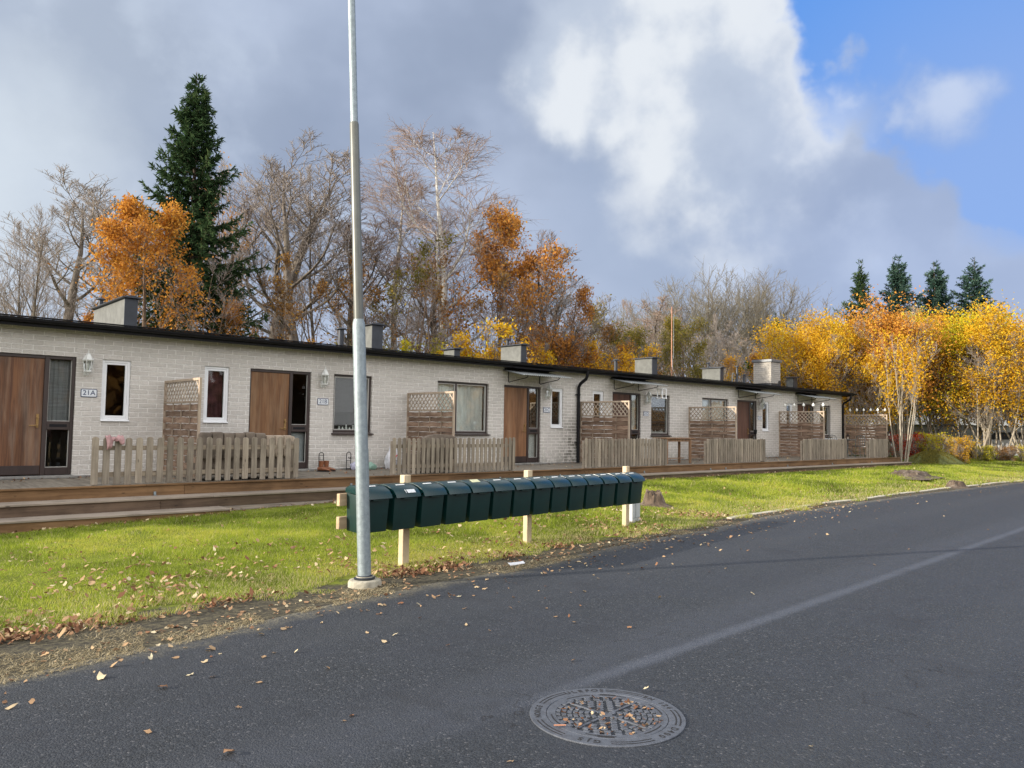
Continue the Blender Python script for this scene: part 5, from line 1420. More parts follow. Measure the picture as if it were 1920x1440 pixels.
# ------------------------------------------------------------------ trees
TR = np.random.default_rng(21)
def unit(v): return v / np.maximum(np.linalg.norm(v, axis=-1, keepdims=True), 1e-9)
def grow(P0, D0, L, nseg, wig, trop, tip_trop=None):
    """polylines: start, direction, length -> (N, nseg+1, 3)"""
    N = len(P0); out = np.empty((N, nseg + 1, 3)); out[:, 0] = P0; d = unit(D0); st = (L / nseg)[:, None]
    for k in range(nseg):
        f = k / max(1, nseg - 1)
        tz = trop if tip_trop is None else trop * (1 - f) + tip_trop * f
        d = unit(d + TR.normal(0, wig, (N, 3)) + np.array([0, 0, tz]))
        out[:, k + 1] = out[:, k] + d * st
    return out
def children(P, k, t0, t1, ang, angs, outward=None):
    """k children along each polyline"""
    N, m, _ = P.shape; m -= 1
    t = (np.arange(k)[None] + TR.uniform(0, 1, (N, k))) / k * (t1 - t0) + t0
    fi = t * m; i = np.minimum(fi.astype(int), m - 1); f = (fi - i)[..., None]
    n = np.arange(N)[:, None]
    pos = P[n, i] * (1 - f) + P[n, i + 1] * f; d = unit(P[n, i + 1] - P[n, i])
    az = TR.uniform(0, 2 * np.pi, (N, 1)) + np.arange(k)[None] * 2.4 + TR.normal(0, .4, (N, k))
    ref = np.where(np.abs(d[..., 2:3]) > .9, np.array([1., 0, 0]), np.array([0, 0, 1.])); u = unit(np.cross(d, ref)); v = np.cross(d, u)
    a = np.radians(TR.normal(ang, angs, (N, k)))[..., None]
    nd = d * np.cos(a) + (u * np.cos(az)[..., None] + v * np.sin(az)[..., None]) * np.sin(a)
    return pos.reshape(-1, 3), nd.reshape(-1, 3), t.reshape(-1), np.repeat(np.arange(N), k)
def tubes(P, r0, r1, sides):
    N, m, _ = P.shape
    d = np.empty_like(P); d[:, 1:-1] = P[:, 2:] - P[:, :-2]; d[:, 0] = P[:, 1] - P[:, 0]; d[:, -1] = P[:, -1] - P[:, -2]; d = unit(d)
    ref = np.where(np.abs(d[:, :1, 2:3]) > .9, np.array([1., 0, 0]), np.array([0, 0, 1.])); u = unit(np.cross(d, ref)); v = np.cross(d, u)
    f = np.linspace(0, 1, m)[None, :, None, None]
    r = (np.asarray(r0)[:, None, None, None] * (1 - f) + np.asarray(r1)[:, None, None, None] * f)
    a = np.arange(sides) * 2 * np.pi / sides
    V = P[:, :, None] + (u[:, :, None] * np.cos(a)[None, None, :, None] + v[:, :, None] * np.sin(a)[None, None, :, None]) * r
    idx = np.arange(N * m * sides).reshape(N, m, sides)
    nx = np.roll(idx, -1, axis=2)
    F = np.stack([idx[:, :-1], nx[:, :-1], nx[:, 1:], idx[:, 1:]], -1).reshape(-1, 4)
    return V.reshape(-1, 3), F
def join(L):
    V = []; F = []; o = 0
    for v, f in L: V.append(v); F.append(f + o); o += len(v)
    return np.concatenate(V), np.concatenate(F)
def leaf_quads(C, size, tone, flat=0.0):
    k = len(C); a = unit(TR.normal(0, 1, (k, 3))); b_ = unit(np.cross(a, TR.normal(0, 1, (k, 3))))
    if flat: a[:, 2] *= 1 - flat; b_[:, 2] *= 1 - flat; a = unit(a); b_ = unit(b_)
    s = (size * TR.uniform(.6, 1.4, k))[:, None]
    V = np.stack([C - a * s, C + b_ * s * .62, C + a * s, C - b_ * s * .62], 1).reshape(-1, 3)
    return V, np.arange(4 * k).reshape(-1, 4), np.repeat(tone, 4)

def broadleaf(H, seed, stems=1, t0=.25, l1=.42, a1=42, k=(13, 8, 7, 5), trop=.10, r=.0115, wig=.07, droop=0.0, spread=.0, twig=.006, t1=.97, a1s=9, lean=0.0):
    """returns wood (V,F), twigs (V,F), twig polylines"""
    global TR
    TR = np.random.default_rng(seed)
    az = TR.uniform(0, 6.28, stems)
    P0 = np.stack([np.cos(az) * spread * .12 * H, np.sin(az) * spread * .12 * H, np.full(stems, -.15)], -1) * (1 if stems > 1 else 0) + np.array([0, 0, -.15])
    D0 = np.stack([np.cos(az) * spread * TR.uniform(.4, 1.2, stems) + lean, np.sin(az) * spread * TR.uniform(.4, 1.2, stems), np.ones(stems)], -1)
    L0 = H * TR.uniform(.82 if stems > 1 else .97, 1.0, stems)
    T0 = grow(P0, D0, L0, 14, wig * .55, .06)
    R0 = np.full(stems, r * H) * TR.uniform(.7 if stems > 1 else .95, 1.0, stems)
    W = [tubes(T0, R0, R0 * .05, 8)]
    p, d, t, par = children(T0, k[0], t0, t1, a1, a1s)
    L = L0[par] * l1 * (1.12 - t) ** .75 * TR.uniform(.7, 1.15, len(t)) * (np.minimum(1, .55 + (t - t0) * 2.2))
    rr = R0[par] * (1 - .92 * t) * .50
    B1 = grow(p, d, L, 9, wig, trop); W.append(tubes(B1, rr, rr * .12, 6))
    p, d, t, par = children(B1, k[1], .18, .98, 31, 9)
    L2 = L[par] * .52 * (1.15 - t) ** .6 * TR.uniform(.6, 1.2, len(t)); r2 = rr[par] * (1 - .75 * t) * .55
    B2 = grow(p, d, L2, 6, wig * .9, trop, -droop if droop else trop * .8); W.append(tubes(B2, np.maximum(r2, .006), np.maximum(r2 * .2, .003), 4))
    p, d, t, par = children(B2, k[2], .12, 1.0, 31, 10)
    L3 = np.clip(L2[par] * .55 * TR.uniform(.5, 1.25, len(t)), .15, 2.2) * (1 + droop * 1.5)
    B3 = grow(p, d, L3, 4, wig * .9, trop * .8, -droop * 1.6 if droop else trop * .8)
    Tw = [tubes(B3, np.full(len(L3), twig), np.full(len(L3), twig * .5), 3)]
    p, d, t, par = children(B3, k[3], .15, 1.0, 34, 12)
    L4 = np.clip(L3[par] * .5 * TR.uniform(.5, 1.3, len(t)), .10, .9) * (1 + droop)
    B4 = grow(p, d, L4, 2, wig * .8, trop * .6, -droop * 2.2 if droop else trop)
    Tw.append(tubes(B4, np.full(len(L4), twig * .6), np.full(len(L4), twig * .3), 3))
    return join(W), join(Tw), B3, B4

def clump(C, scale, seed, thr):
    """keep leaves in noisy clumps so gaps show"""
    r_ = np.random.default_rng(seed); ks = r_.normal(0, 1, (9, 3)) / scale; ph = r_.uniform(0, 6.28, 9)
    return np.cos(C @ ks.T + ph).sum(1) / 3.0 + r_.normal(0, .35, len(C)) > thr

PROTO = {}
def make(name, H, wood_m, twig_m, leaves=None, fit=None, **kw):
    """leaves: list of (count, size, spread, thr, tone mean, tone sd, zmin fraction)"""
    (wv, wf), (tv, tf), B3, B4 = broadleaf(H, **kw)
    zmax = max(tv[:, 2].max(), wv[:, 2].max()); sz = H / zmax
    q = np.percentile(np.abs(np.concatenate([tv[:, 0], tv[:, 1]])), 97)
    sx_ = 1.0 if fit is None else fit / q
    S = np.array([sx_, sx_, sz])
    tw_me = fast_mesh(name + '_twigs', tv * S, tf, mat=twig_m)
    wd_me = fast_mesh(name + '_wood', wv * S, wf, mat=wood_m, smooth=True)
    lf_me = None
    if leaves:
        n_, size, sp, thr, tm, ts, zmin = leaves
        pts = np.concatenate([B3[:, 1:].reshape(-1, 3), B4[:, 1:].reshape(-1, 3)]) * S
        pts = pts[pts[:, 2] > zmin * H]
        C = pts[TR.integers(0, len(pts), n_ * 2)] + TR.normal(0, sp, (n_ * 2, 3))
        C = C[clump(C, H * .11, kw['seed'] + 5, thr)][:n_]
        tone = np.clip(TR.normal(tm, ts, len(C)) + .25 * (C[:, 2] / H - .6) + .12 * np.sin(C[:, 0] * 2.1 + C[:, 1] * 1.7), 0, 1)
        V, F, tt = leaf_quads(C, size, tone)
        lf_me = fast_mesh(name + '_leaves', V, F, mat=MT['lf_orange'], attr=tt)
    PROTO[name] = (H, wd_me, tw_me, lf_me)

def put_tree(proto, name, x, y, h, lb, cat='tree', group=None, rz_=0.0, wx=1.0, wood=None, twig=None, leaf=None, zb=None):
    H, wd, tw, lf = PROTO[proto]
    s = h / H; zb = float(ground_z(x, y)) if zb is None else zb
    r = empty(name, (x, y, zb), rz_, lb, cat, group); r.scale = (s * wx, s * wx, s)
    def part(nm, me, m_):
        if me is None: return
        o = link(nm, me, r)
        if m_ is not None: o.material_slots[0].link = 'OBJECT'; o.material_slots[0].material = m_
        return o
    part('trunk', wd, wood); part('twigs', tw, twig)
    if leaf is not None or tw is None: part('crown', lf, leaf)
    return r

make('bareA', 12, MT['bark'], MT['twig'], seed=31, fit=3.3, k=(13, 8, 6, 5), a1=36, trop=.15, t0=.34, l1=.44, wig=.05, twig=.0075, r=.0135)
make('bareB', 12, MT['bark'], MT['twig'], seed=47, fit=3.3, k=(9, 7, 6, 5), a1=32, trop=.15, t0=.30, stems=2, spread=.22, l1=.42, wig=.05, twig=.0075, r=.0125)
make('bareC', 12, MT['bark'], MT['twig'], seed=58, fit=3.1, k=(13, 8, 6, 5), a1=30, trop=.17, t0=.36, lean=.05, l1=.44, wig=.05, twig=.0075, r=.013)
make('round', 13.7, MT['bark'], MT['twig_grey'], seed=67, fit=4.6, k=(28, 10, 7, 5), a1=40, a1s=14, trop=.06, t0=.14, t1=.55, l1=.62, twig=.015, wig=.022, r=.012)
make('birch', 15.3, MT['birch'], MT['twig_red'], seed=71, fit=3.6, k=(15, 9, 8, 5), a1=44, trop=.10, t0=.28, droop=.20, wig=.06, r=.0105, l1=.40, twig=.008)
LV = (15000, .055, .16, .05, .5, .18, .12)
make('oakA', 10, MT['bark_brown'], MT['twig'], leaves=(14000, .062, .17, .02, .5, .18, .10), seed=82, fit=2.6, k=(15, 8, 7, 4), a1=48, t0=.18, l1=.46)
make('oakB', 10, MT['bark_brown'], MT['twig'], leaves=(8000, .06, .15, .28, .5, .18, .30), seed=93, fit=2.7, k=(10, 7, 6, 4), a1=40, t0=.2, stems=2, spread=.2)
make('oakC', 10, MT['bark_brown'], MT['twig'], leaves=(12500, .062, .18, .12, .5, .18, .22), seed=188, fit=2.7, k=(14, 8, 7, 4), a1=46, t0=.22, l1=.44)
make('sparse', 9, MT['bark_brown'], MT['twig'], leaves=(4200, .06, .12, .35, .5, .2, .15), seed=104, fit=2.8, k=(8, 7, 5, 4), a1=44, t0=.15, stems=3, spread=.3)
make('bush', 5, MT['bark'], MT['twig'], leaves=(11000, .055, .15, -.3, .5, .18, .02), seed=115, fit=2.0, k=(9, 7, 6, 3), a1=46, t0=.05, stems=6, spread=.5)
make('hedgeA', 7.3, MT['bark_pale'], MT['twig'], leaves=(25000, .052, .34, -.15, .55, .24, .34), seed=126, fit=2.5, k=(12, 6, 5, 3), a1=32, t0=.30, stems=8, spread=.28, r=.0065, trop=.12)
make('hedgeB', 7.3, MT['bark_pale'], MT['twig'], leaves=(23000, .052, .36, -.10, .55, .24, .30), seed=137, fit=2.5, k=(12, 6, 5, 3), a1=36, t0=.26, stems=9, spread=.32, r=.006, trop=.11)
make('hazel', 5.6, MT['bark_pale'], MT['twig'], leaves=(2200, .055, .22, .0, .5, .18, .42), seed=163, fit=1.1, k=(6, 4, 4, 2), a1=26, t0=.40, stems=7, spread=.30, r=.0095, trop=.12)
make('shrub', 1.6, MT['bark'], MT['twig'], leaves=(3600, .036, .10, -.25, .55, .18, .0), seed=148, fit=.8, k=(7, 5, 4, 3), a1=50, t0=.05, stems=7, spread=.5, twig=.004)

def conifer(name, H, hw, seed, needle, droop=.25, whorl=.36, dens=1.0, nl=.11, pw=.9, irr=.3):
    global TR
    TR = np.random.default_rng(seed)
    W = [tubes(grow(np.array([[0., 0, -.2]]), np.array([[0., 0, 1.]]), np.array([H + .1]), 16, .006, .05), np.array([H * .014]), np.array([.008]), 9)]
    P0 = []; D0 = []; L = []; zc = .05 * H
    while zc < H * .985:
        u = 1 - zc / H; n = TR.integers(5, 8) if u > .1 else 4; a0 = TR.uniform(0, 6.28); wl = TR.uniform(1 - irr, 1 + irr * .6)
        for q in range(n):
            a = a0 + q * 6.283 / n + TR.normal(0, .25); ln = hw * (u ** pw) * wl * TR.uniform(.6, 1.2) + .07
            el = .75 * (1 - u) ** 1.5 - droop * u * .5
            P0.append((0, 0, zc + TR.normal(0, .06))); D0.append((math.cos(a), math.sin(a), el)); L.append(ln)
        zc += whorl * (1.1 - .65 * (1 - u))
    P0 = np.array(P0); D0 = np.array(D0); L = np.array(L)
    B1 = grow(P0, D0, L, 8, .05, -droop * .22, droop * .65)
    rr = .008 + .010 * L; W.append(tubes(B1, rr, rr * .15, 5))
    keep = L > .35
    p, d, t, par = children(B1[keep], 13, .10, 1.0, 50, 10)
    Lk = L[keep]
    d[:, 2] = d[:, 2] * .3 - droop * .45
    L2 = np.clip(Lk[par] * .30 * (1.12 - t), .08, .8) * TR.uniform(.5, 1.25, len(t))
    B2 = grow(p, d, L2, 3, .07, -droop * .4)
    W.append(tubes(B2, np.full(len(L2), .005), np.full(len(L2), .002), 3))
    def spray(B, ln_, per):
        n_tot = np.maximum(2, (ln_ * per).astype(int)); b = np.repeat(np.arange(len(B)), n_tot); m = B.shape[1]
        i = TR.integers(0, m - 1, len(b)); f = TR.random((len(b), 1))
        C = B[b, i] * (1 - f) + B[b, i + 1] * f; dd = unit(B[b, i + 1] - B[b, i])
        s = unit(dd * .9 + TR.normal(0, .45, dd.shape) + np.array([0, 0, -droop * .3])); wv_ = unit(np.cross(s, TR.normal(0, 1, s.shape)))
        l_ = nl * TR.uniform(.5, 1.4, (len(C), 1)); V = np.stack([C - wv_ * l_ * .09, C + s * l_ * .55 + wv_ * l_ * .17, C + s * l_ * 1.3, C + s * l_ * .5 - wv_ * l_ * .17], 1).reshape(-1, 3)
        return V, C
    v1, c1 = spray(B2, L2, 75 * dens); v2, c2 = spray(B1, L, 60 * dens)
    V = np.concatenate([v1, v2]); C = np.concatenate([c1, c2]); k = len(C)
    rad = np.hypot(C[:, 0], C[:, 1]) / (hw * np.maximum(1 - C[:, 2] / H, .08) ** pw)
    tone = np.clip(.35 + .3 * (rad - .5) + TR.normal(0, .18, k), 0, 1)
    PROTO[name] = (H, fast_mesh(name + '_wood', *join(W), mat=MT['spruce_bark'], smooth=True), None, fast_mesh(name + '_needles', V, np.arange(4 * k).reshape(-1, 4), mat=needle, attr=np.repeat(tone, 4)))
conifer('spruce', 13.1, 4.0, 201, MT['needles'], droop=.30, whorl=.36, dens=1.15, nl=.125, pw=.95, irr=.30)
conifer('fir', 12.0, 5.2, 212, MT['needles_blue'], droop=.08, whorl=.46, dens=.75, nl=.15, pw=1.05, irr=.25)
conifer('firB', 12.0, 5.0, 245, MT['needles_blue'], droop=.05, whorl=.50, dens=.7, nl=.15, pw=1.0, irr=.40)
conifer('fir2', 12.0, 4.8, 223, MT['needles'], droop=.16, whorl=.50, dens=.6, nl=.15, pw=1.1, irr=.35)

GB = 'bare trees behind the brick row'
bare = [('bareB', 4.9, 30.7, 8.6, 'dense dark purplish bare tree at the far left edge', 1.1, 0, 'twig'), ('bareC', 2.6, 33, 8.0, 'leafless dark thicket tree cut by the left edge of the picture', 1.2, 2, 'twig'),
        ('bareA', 7.8, 36.1, 11.9, 'wide fan shaped bare tree at the left with thin pale twigs', 1.15, 1, 'twig'), ('bareC', 10.2, 37.0, 12.2, 'tall bare tree just left of the dark spruce', 1.0, 3, 'twig'),
        ('bareB', 6.2, 33.5, 8.6, 'lower bare tree standing between the fan shaped tree and the left edge', 1.0, 4, 'twig'),
        ('bareC', 13.9, 30.6, 13.0, 'tall bare tree with upright limbs just right of the spruce', .95, 0.6, 'twig'), ('bareA', 14.4, 27.6, 12.6, 'tall bare tree with dark trunk left of the lamp post', .95, 2.1, 'twig'),
        ('bareB', 16.4, 29.7, 12.2, 'twin stemmed bare tree directly left of the lamp post', .95, 3.7, 'twig'), ('bareC', 18.6, 31.5, 11.0, 'bare tree right behind the lamp post', 1.0, 5.1, 'twig_red'),
        ('bareB', 23.0, 27.7, 12.6, 'bare brownish tree between the tall birch and the rust orange oak', 1.0, 1.2, 'twig_red'), ('bareA', 25.2, 24.6, 9.3, 'bare spreading tree right of the rust orange oak', 1.25, 2.8, 'twig'),
        ('bareA', 27.6, 28.5, 8.4, 'low grey bare tree between the oak and the olive tree', 1.2, 4.4, 'twig_grey'), ('bareC', 40.4, 31.0, 9.4, 'reddish brown bare tree left of the antenna mast', 1.1, 5.0, 'twig_red'),
        ('bareB', 38.0, 33.0, 9.6, 'reddish bare tree further back beside the antenna mast', 1.2, 0.4, 'twig_red'), ('bareB', 45.8, 28.7, 9.0, 'dark trunked bare tree below the two round bare crowns', 1.0, 3.0, 'twig'),
        ('bareA', 44.0, 27.0, 8.2, 'dark bare tree behind the pale brick chimney', 1.1, 1.0, 'twig'), ('bareC', 21.4, 29.5, 9.6, 'brown bare tree at the foot of the tall birch', 1.1, 2.0, 'twig_red'),
        ('bareA', 12.2, 34.0, 11.8, 'bare tree whose crown shows behind the right side of the spruce', 1.0, 5.5, 'twig_red')]
for pr, x, y, h, lb, wx, rz_, tw in bare: put_tree(pr, 'bare_tree', x, y, h, lb, 'tree', GB, rz_, wx, twig=MT[tw])
put_tree('round', 'bare_tree', 51.4, 34.5, 13.9, 'big round bare crown, left one of the pair above the roof', 'tree', 'round bare trees far behind', 0, 1.1)
put_tree('round', 'bare_tree', 54.6, 31.6, 13.7, 'big round bare crown, right one of the pair above the roof', 'tree', 'round bare trees far behind', 2.2, 1.1)
put_tree('round', 'bare_tree', 49.0, 38.0, 12.0, 'pale bare tree behind and left of the two round crowns', 'tree', 'round bare trees far behind', 4.0, .8)
put_tree('birch', 'birch_tree', 20.6, 27.6, 15.4, 'tall white stemmed birch with drooping fine twigs, highest bare tree', 'birch', None, 0.3, .95)
put_tree('birch', 'birch_tree', 19.9, 30.3, 13.6, 'slimmer birch behind and left of the tallest birch', 'birch', None, 2.5, .9)
put_tree('oakB', 'tree', 13.0, 33.3, 13.2, 'pale peach leaved tree at the right edge of the spruce', 'tree', None, 1.0, .65, leaf=MT['lf_peach'])
put_tree('oakA', 'maple_tree', 7.55, 25.4, 7.8, 'bright orange maple in front of the dark spruce', 'tree', None, 0.5, .92, leaf=MT['lf_orange'])
put_tree('oakB', 'maple_tree', 6.3, 28.5, 5.6, 'small orange brown tree left of the first roof hood', 'tree', None, 2.0, .8, leaf=MT['lf_rust'])
put_tree('oakB', 'oak_tree', 9.2, 24.9, 6.4, 'thin rusty orange tree low in front of the spruce trunk', 'tree', None, 4.0, 1.0, leaf=MT['lf_rust'])
put_tree('oakC', 'oak_tree', 21.5, 23.8, 10.7, 'rust orange oak with thick upper crown right of the birch', 'tree', None, 1.3, .90, leaf=MT['lf_rust'])
put_tree('oakB', 'oak_tree', 23.6, 23.4, 9.0, 'second rust orange oak, lower and to the right', 'tree', None, 3.3, .85, leaf=MT['lf_rust'])
YG = 'thin yellow brown trees right behind the roof'
for i, (pr, x, y, h, lb, wx, rz_, lf) in enumerate([
        ('sparse', 16.7, 25.3, 8.6, 'thin yellow brown tree right of the lamp post', 1.0, 0, 'lf_olive'), ('sparse', 15.2, 26.5, 8.2, 'thin yellow brown tree left of the lamp post', 1.0, 2, 'lf_brown'),
        ('sparse', 19.0, 24.6, 7.9, 'brown leaved tree above the small third roof hood', 1.0, 4, 'lf_brown'), ('sparse', 17.8, 26.5, 8.6, 'sparse brown tree between the lamp post and the birch', 1.0, 1, 'lf_brown'),
        ('sparse', 12.4, 25.4, 6.6, 'low thin tree with few yellow leaves above the second door', 1.0, 3, 'lf_brown'),
        ('oakB', 33.6, 30.0, 9.5, 'olive yellow bushy tree in the middle distance', 1.0, 1, 'lf_olive'), ('oakB', 30.6, 28.5, 8.2, 'brown olive tree left of the golden bush', 1.0, 3, 'lf_brown'),
        ('oakA', 35.6, 24.9, 7.4, 'olive green leafy tree right of the antenna mast', .8, 4, 'lf_olive'), ('oakB', 37.0, 29.0, 8.0, 'pinkish brown tree behind the antenna mast', 1.0, 5, 'lf_brown'),
        ('oakB', 39.5, 26.5, 6.6, 'golden brown tree behind the sixth roof hood', 1.1, 2.5, 'lf_gold'), ('oakB', 42.5, 25.0, 6.8, 'brown orange tree left of the golden hedge', 1.1, 0.9, 'lf_rust'),
        ('oakA', 32.4, 26.5, 6.6, 'yellow brown leafy tree left of the antenna mast', 1.1, 3.4, 'lf_olive'), ('oakB', 29.4, 25.6, 6.3, 'orange brown tree above the fifth roof hood', 1.1, 1.7, 'lf_rust'),
        ('oakB', 36.6, 23.6, 5.6, 'low golden tree between antenna mast and brick chimney', 1.1, 4.7, 'lf_gold'),
        ('oakB', 27.0, 26.0, 7.6, 'dull brown tree below the right end of the oaks', 1.1, 5.5, 'lf_brown')]):
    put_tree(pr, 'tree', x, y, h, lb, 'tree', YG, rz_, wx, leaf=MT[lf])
for pr, x, y, h, lb, wx, rz_, lf in [
        ('bush', 18.9, 22.8, 5.0, 'bright yellow bush above the roof left of the fourth hood', 1.0, 0, 'lf_yellow'), ('bush', 21.2, 23.2, 4.7, 'yellow bush right of the fourth roof hood', .9, 2, 'lf_yellow'),
        ('bush', 17.2, 23.0, 4.4, 'yellow green bush above the small third hood', .8, 4, 'lf_ygreen'), ('bush', 26.4, 22.6, 4.9, 'golden bush behind the vent pipe in the middle of the roof', .85, 1, 'lf_gold'),
        ('bush', 27.9, 23.6, 5.2, 'golden orange bush left of the fifth roof hood', .8, 5, 'lf_gold'), ('bush', 24.4, 24.0, 6.0, 'rusty brown bush below the spreading bare tree', .9, 3, 'lf_rust'),
        ('bush', 10.8, 23.6, 3.9, 'small rusty bush behind the second roof hood', .7, 1.5, 'lf_rust'), ('bush', 30.4, 24.6, 4.6, 'brown olive bush behind the fifth roof hood', .9, 2.2, 'lf_brown'),
        ('bush', 14.2, 23.8, 4.3, 'low yellow brown bush left of the second roof hood', .9, 2.9, 'lf_olive')]:
    put_tree(pr, 'bush', x, y, h, lb, 'bush', 'leafy bushes showing above the roof edge', rz_, wx, leaf=MT[lf])
put_tree('spruce', 'spruce_tree', 9.3, 26.9, 13.5, 'tall dark green spruce towering behind the orange maple', 'spruce')
for i, (x, y, h, pr, lb) in enumerate([(60.5, 26.3, 14.8, 'fir2', 'green spruce, leftmost and slimmest of the four conifers at right'), (62.7, 24.3, 15.2, 'fir', 'blue green fir, second of the four conifers at right'),
        (65.0, 22.3, 14.8, 'fir', 'blue green fir, third of the four conifers at right'), (67.1, 20.3, 15.2, 'firB', 'blue green fir, rightmost of the four conifers at right')]):
    put_tree(pr, 'fir_tree', x, y, h, lb, 'conifer', 'conifers standing behind the yellow hedge', i * 1.7, .85 if pr == 'fir2' else .95)
put_tree('fir2', 'spruce_tree', 50.5, 28.0, 9.6, 'small dark spruce right of the round bare crowns', 'spruce', None, 1, .7)
HG = 'yellow leaved multi stem trees at the terrace end'
for i, (pr, x, y, h, lb, wx, rz_, lf) in enumerate([
        ('hedgeA', 39.6, 21.4, 7.4, 'golden tree behind the pale brick chimney', 1.0, 0, 'lf_gold'), ('hedgeB', 39.0, 19.6, 6.9, 'yellow tree right of the brick chimney above the roof', 1.0, 1, 'lf_yellow'),
        ('hedgeA', 40.0, 17.8, 7.3, 'golden tree above the end of the roof', .9, 2, 'lf_gold'), ('hedgeB', 38.4, 16.4, 6.3, 'yellow tree with pale stems behind the last privacy screen', .85, 5, 'lf_yellow'),
        ('hedgeA', 40.8, 15.6, 7.8, 'tallest orange topped tree of the yellow hedge', 1.0, 3, 'lf_orange'), ('hedgeB', 42.6, 14.8, 7.6, 'yellow green tree in the middle of the hedge', .95, 4, 'lf_ygreen'),
        ('hedgeA', 44.0, 13.9, 7.1, 'yellow green tree of the hedge in front of the white house', .95, 5, 'lf_ygreen'), ('hedgeB', 43.2, 12.1, 7.5, 'bright yellow tree of the hedge near the right edge', .95, 0, 'lf_yellow'),
        ('hedgeA', 43.2, 10.7, 6.9, 'golden tree of the hedge at the right edge', .9, 1.3, 'lf_gold'), ('hedgeB', 44.6, 9.4, 7.0, 'last yellow tree of the hedge, cut by the right edge', 1.0, 2.6, 'lf_yellow'),
        ('hedgeB', 41.9, 16.8, 7.4, 'golden hedge tree between the roof end and the orange topped tree', .9, 3.9, 'lf_gold'),
        ('hedgeA', 41.6, 14.0, 6.6, 'golden hedge tree right above the black garden hoop', .9, 0.7, 'lf_gold'), ('hedgeB', 42.2, 12.9, 6.3, 'yellow hedge tree standing behind the grassy mound', .9, 1.9, 'lf_yellow'),
        ('hedgeA', 45.6, 11.6, 7.0, 'orange hedge tree behind the bright yellow one near the right edge', .9, 4.9, 'lf_orange'), ('hedgeA', 38.6, 18.2, 6.4, 'golden tree low behind the small last roof hood', .9, 2.9, 'lf_gold')]):
    put_tree(pr, 'hedge_tree', x, y, h, lb, 'tree', HG, rz_, wx, leaf=MT[lf])
put_tree('hazel', 'hazel_tree', 33.6, 12.95, 5.6, 'pale multi stem tree at the end of the terrace beside the mound', 'tree', None, 1.8, .85, leaf=MT['lf_yellow'], wood=MT['bark_pale'])
for pr, x, y, h, lb, wx, rz_, lf in [('bush', 43.0, 20.5, 5.2, 'dark evergreen bush behind the last privacy screen', 1.1, 1, 'lf_green'), ('bush', 44.5, 20.5, 4.8, 'dark evergreen bush behind the pale stems', .8, 3, 'lf_green'), ('bush', 41.0, 22.5, 5.4, 'dark evergreen bush behind the roof end', 1.1, 3, 'lf_green')]:
    put_tree(pr, 'evergreen_bush', x, y, h, lb, 'bush', 'dark evergreens behind the terrace end', rz_, wx, leaf=MT[lf])
for pr, x, y, h, lb, wx, rz_, lf in [('shrub', 36.3, 11.75, 1.25, 'round golden yellow shrub right of the grassy mound', .8, 1, 'lf_yellow'), ('shrub', 37.9, 14.3, 1.35, 'dark red shrub behind the pale multi stem tree', 1.0, 2, 'lf_red'),
        ('shrub', 39.6, 14.0, 1.3, 'red leaved shrub left of the black garden hoop', 1.0, 3, 'lf_red'), ('shrub', 38.6, 13.4, 1.4, 'yellow green shrub between the two red shrubs', 1.0, 4, 'lf_ygreen'),
        ('shrub', 39.4, 12.6, 1.1, 'yellow shrub in front of the grey garden wall', 1.0, 5, 'lf_yellow'), ('shrub', 40.4, 11.9, .8, 'green and yellow shrub beside the golden shrub', 1.0, 0, 'lf_ygreen'),
        ('shrub', 42.3, 10.6, .9, 'low yellow shrub under the right part of the hedge', 1.2, 1, 'lf_ygreen'), ('shrub', 41.6, 11.4, .8, 'low brown shrub under the hedge trees', 1.3, 2, 'lf_brown'),
        ('shrub', 42.8, 9.4, .9, 'low yellow shrub at the hedge foot near the right edge', 1.2, 3.5, 'lf_yellow')]:
    put_tree(pr, 'shrub', x, y, h, lb, 'shrub', 'low shrubs under the hedge', rz_, wx, leaf=MT[lf])

# far wood closing the horizon
k = 60000; a = TR.uniform(R(-60), R(140), k); dist = TR.uniform(95, 140, k)
k2 = 60000; a = np.concatenate([a, TR.uniform(R(140), R(300), k2)]); dist = np.concatenate([dist, TR.uniform(42, 75, k2)]); k += k2
hgt = TR.random(k) * (6.0 + 3 * np.sin(a * 9) + 1.5 * np.sin(a * 31)) * np.where(dist < 80, 1.25, 1); hgt = np.maximum(hgt, 0)
ok = (dist > 80) | (np.cos(a) * dist < -24); a, dist, hgt = a[ok], dist[ok], hgt[ok]; k = len(a)
C = np.stack([np.sin(a) * dist, np.cos(a) * dist, .2 + hgt], -1); tone = np.clip(TR.normal(.4, .2, k) + .2 * np.sin(a * 17), 0, 1)
V, F, tt = leaf_quads(C, .75, tone); me = fast_mesh('distant_wood', V, F, mat=MT['lf_brown'], attr=tt)
tag(link('distant_wood', me), 'brown distant woodland closing the view behind the trees', 'woodland', kind='stuff')
# undergrowth right behind the row
k = 42000; x = TR.uniform(-6, 44, k); y = 30 + TR.uniform(-2, 9, k) + np.where(x > 30, -2, 0); hh = np.clip(1.5 + .9 * np.sin(x * .9) + .6 * np.sin(x * 2.3 + 1), .5, 3.2)
C = np.stack([x, y, .3 + TR.random(k) ** .8 * hh], -1); C = C[clump(C, 1.1, 77, 0.0)]; k = len(C)
V, F, tt = leaf_quads(C, .07, np.clip(TR.normal(.4, .2, k), 0, 1)); me = fast_mesh('undergrowth', V, F, mat=MT['lf_brown'], attr=tt)
tag(link('undergrowth', me), 'tangled brown undergrowth behind the brick row', 'undergrowth', kind='stuff')

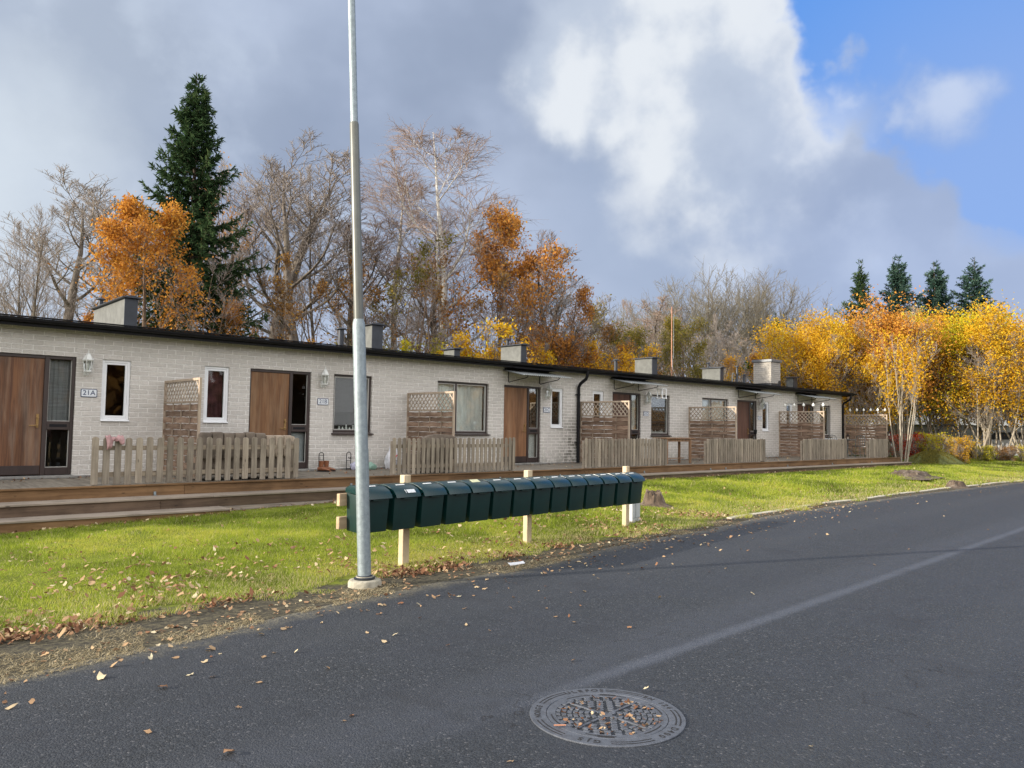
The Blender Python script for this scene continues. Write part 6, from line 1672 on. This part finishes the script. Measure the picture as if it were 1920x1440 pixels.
# ------------------------------------------------------------------ white house, garden wall, car behind the hedge
wa = math.atan2(-.65, .76)
wh_ = empty('white_house', (49.6, 18.4, 0.3), wa, 'white gabled house behind the yellow hedge at the right', 'house')
o = MB(); o.prism([(0, -.3), (9, -.3), (9, 3.7), (5.2, 6.6), (0, 3.6)], 0, 7, 'y'); o.build('wall', MT['white_wall'], wh_)
o = MB(); o.prism([(-.4, 3.40), (5.2, 6.63), (9.4, 3.42), (9.4, 3.62), (5.2, 6.85), (-.4, 3.60)], -.35, 7.3, 'y'); o.build('roof', MT['capmetal'], wh_)
for xx in (1.5, 4.2, 6.8):
    o = MB(); o.box(xx - .06, xx + 1.06, -.05, -.002, .94, 2.16); wfr = o.build('window', MT['white_frame'], wh_); o = MB(); o.box(xx, xx + 1.0, -.06, -.051, 1.0, 2.1); o.build('pane', MT['dark_metal'], wfr)
gw = empty('garden_wall', (44.6, 18.6, .2), math.atan2(-4.6, 3.0), 'long low grey board wall behind the shrubs and the hedge', 'wall')
o = MB(); o.box(0, 9.5, 0, .12, .7, 1.75); o.build('wall_boards', MT['grey_wall'], gw)
o = MB(); o.box(-.05, 9.55, -.03, .15, 1.751, 1.80); o.build('wall_cap', MT['capmetal'], gw)
o = MB()
for q in np.arange(0, 9.6, 1.9): o.box(q, q + .1, .02, .10, -.3, .699)
o.build('wall_post', MT['dark_metal'], gw)
r = empty('garden_hoop', (41.0, 13.6, .3), R(-55), 'black garden hoop arching in front of the grey board wall', 'hoop')
o = MB(); o.tube([(-.5, 0, -.1), (-.5, 0, 1.15)] + [(-.5 * math.cos(a), 0, 1.15 + .5 * math.sin(a)) for a in np.linspace(.2, math.pi - .2, 12)] + [(.5, 0, 1.15), (.5, 0, -.1)], .03, 8); o.build('hoop_tube', MT['black'], r, smooth=True)

car = empty('parked_car', (45.6, 12.6, .27), R(-62), 'white parked car half hidden behind the hedge stems', 'car')
side_ = [(-2.1, .28), (-2.12, .62), (-2.0, .85), (-1.15, .95), (-.55, 1.38), (.75, 1.42), (1.45, 1.02), (2.05, .92), (2.12, .6), (2.08, .28)]
o = MB(); o.prism(side_, -.84, .84, 'y'); body = o.build('car_body', MT['car_paint'], car, .06, smooth=True, seg=3)
for s_ in (-1, 1):
    o = MB(); o.prism([(-1.0, .97), (-.5, 1.33), (.7, 1.36), (1.25, 1.0)], s_ * .845 - .004, s_ * .845 + .004, 'y'); o.build('side_window', MT['dark_metal'], car)
o = MB(); M_ = Matrix.Translation((-.84, 0, 1.17)) @ Matrix.Rotation(R(-35.5), 4, 'Y'); o.box(-.33, .33, -.7, .7, .012, .03, M_); o.build('windscreen', MT['dark_metal'], car)
for xx in (-1.35, 1.35):
    for s_ in (-1, 1):
        M_ = Matrix.Translation((xx, s_ * .78, .31)) @ Matrix.Rotation(R(90), 4, 'X')
        o = MB(); o.lathe([(.30, -.10), (.325, -.07), (.325, .07), (.30, .10)], 22, M_); wl = o.build('wheel', MT['rubber'], car, smooth=True)
        o = MB(); o.lathe([(.20, -.108), (.20, .108)], 18, M_); o.build('rim', MT['galv'], wl)
for s_ in (-1, 1):
    o = MB(); o.box(-2.14, -2.0, s_ * .6 - .18, s_ * .6 + .18, .60, .74); o.build('headlight', MT['glass_lamp'], car, .02)
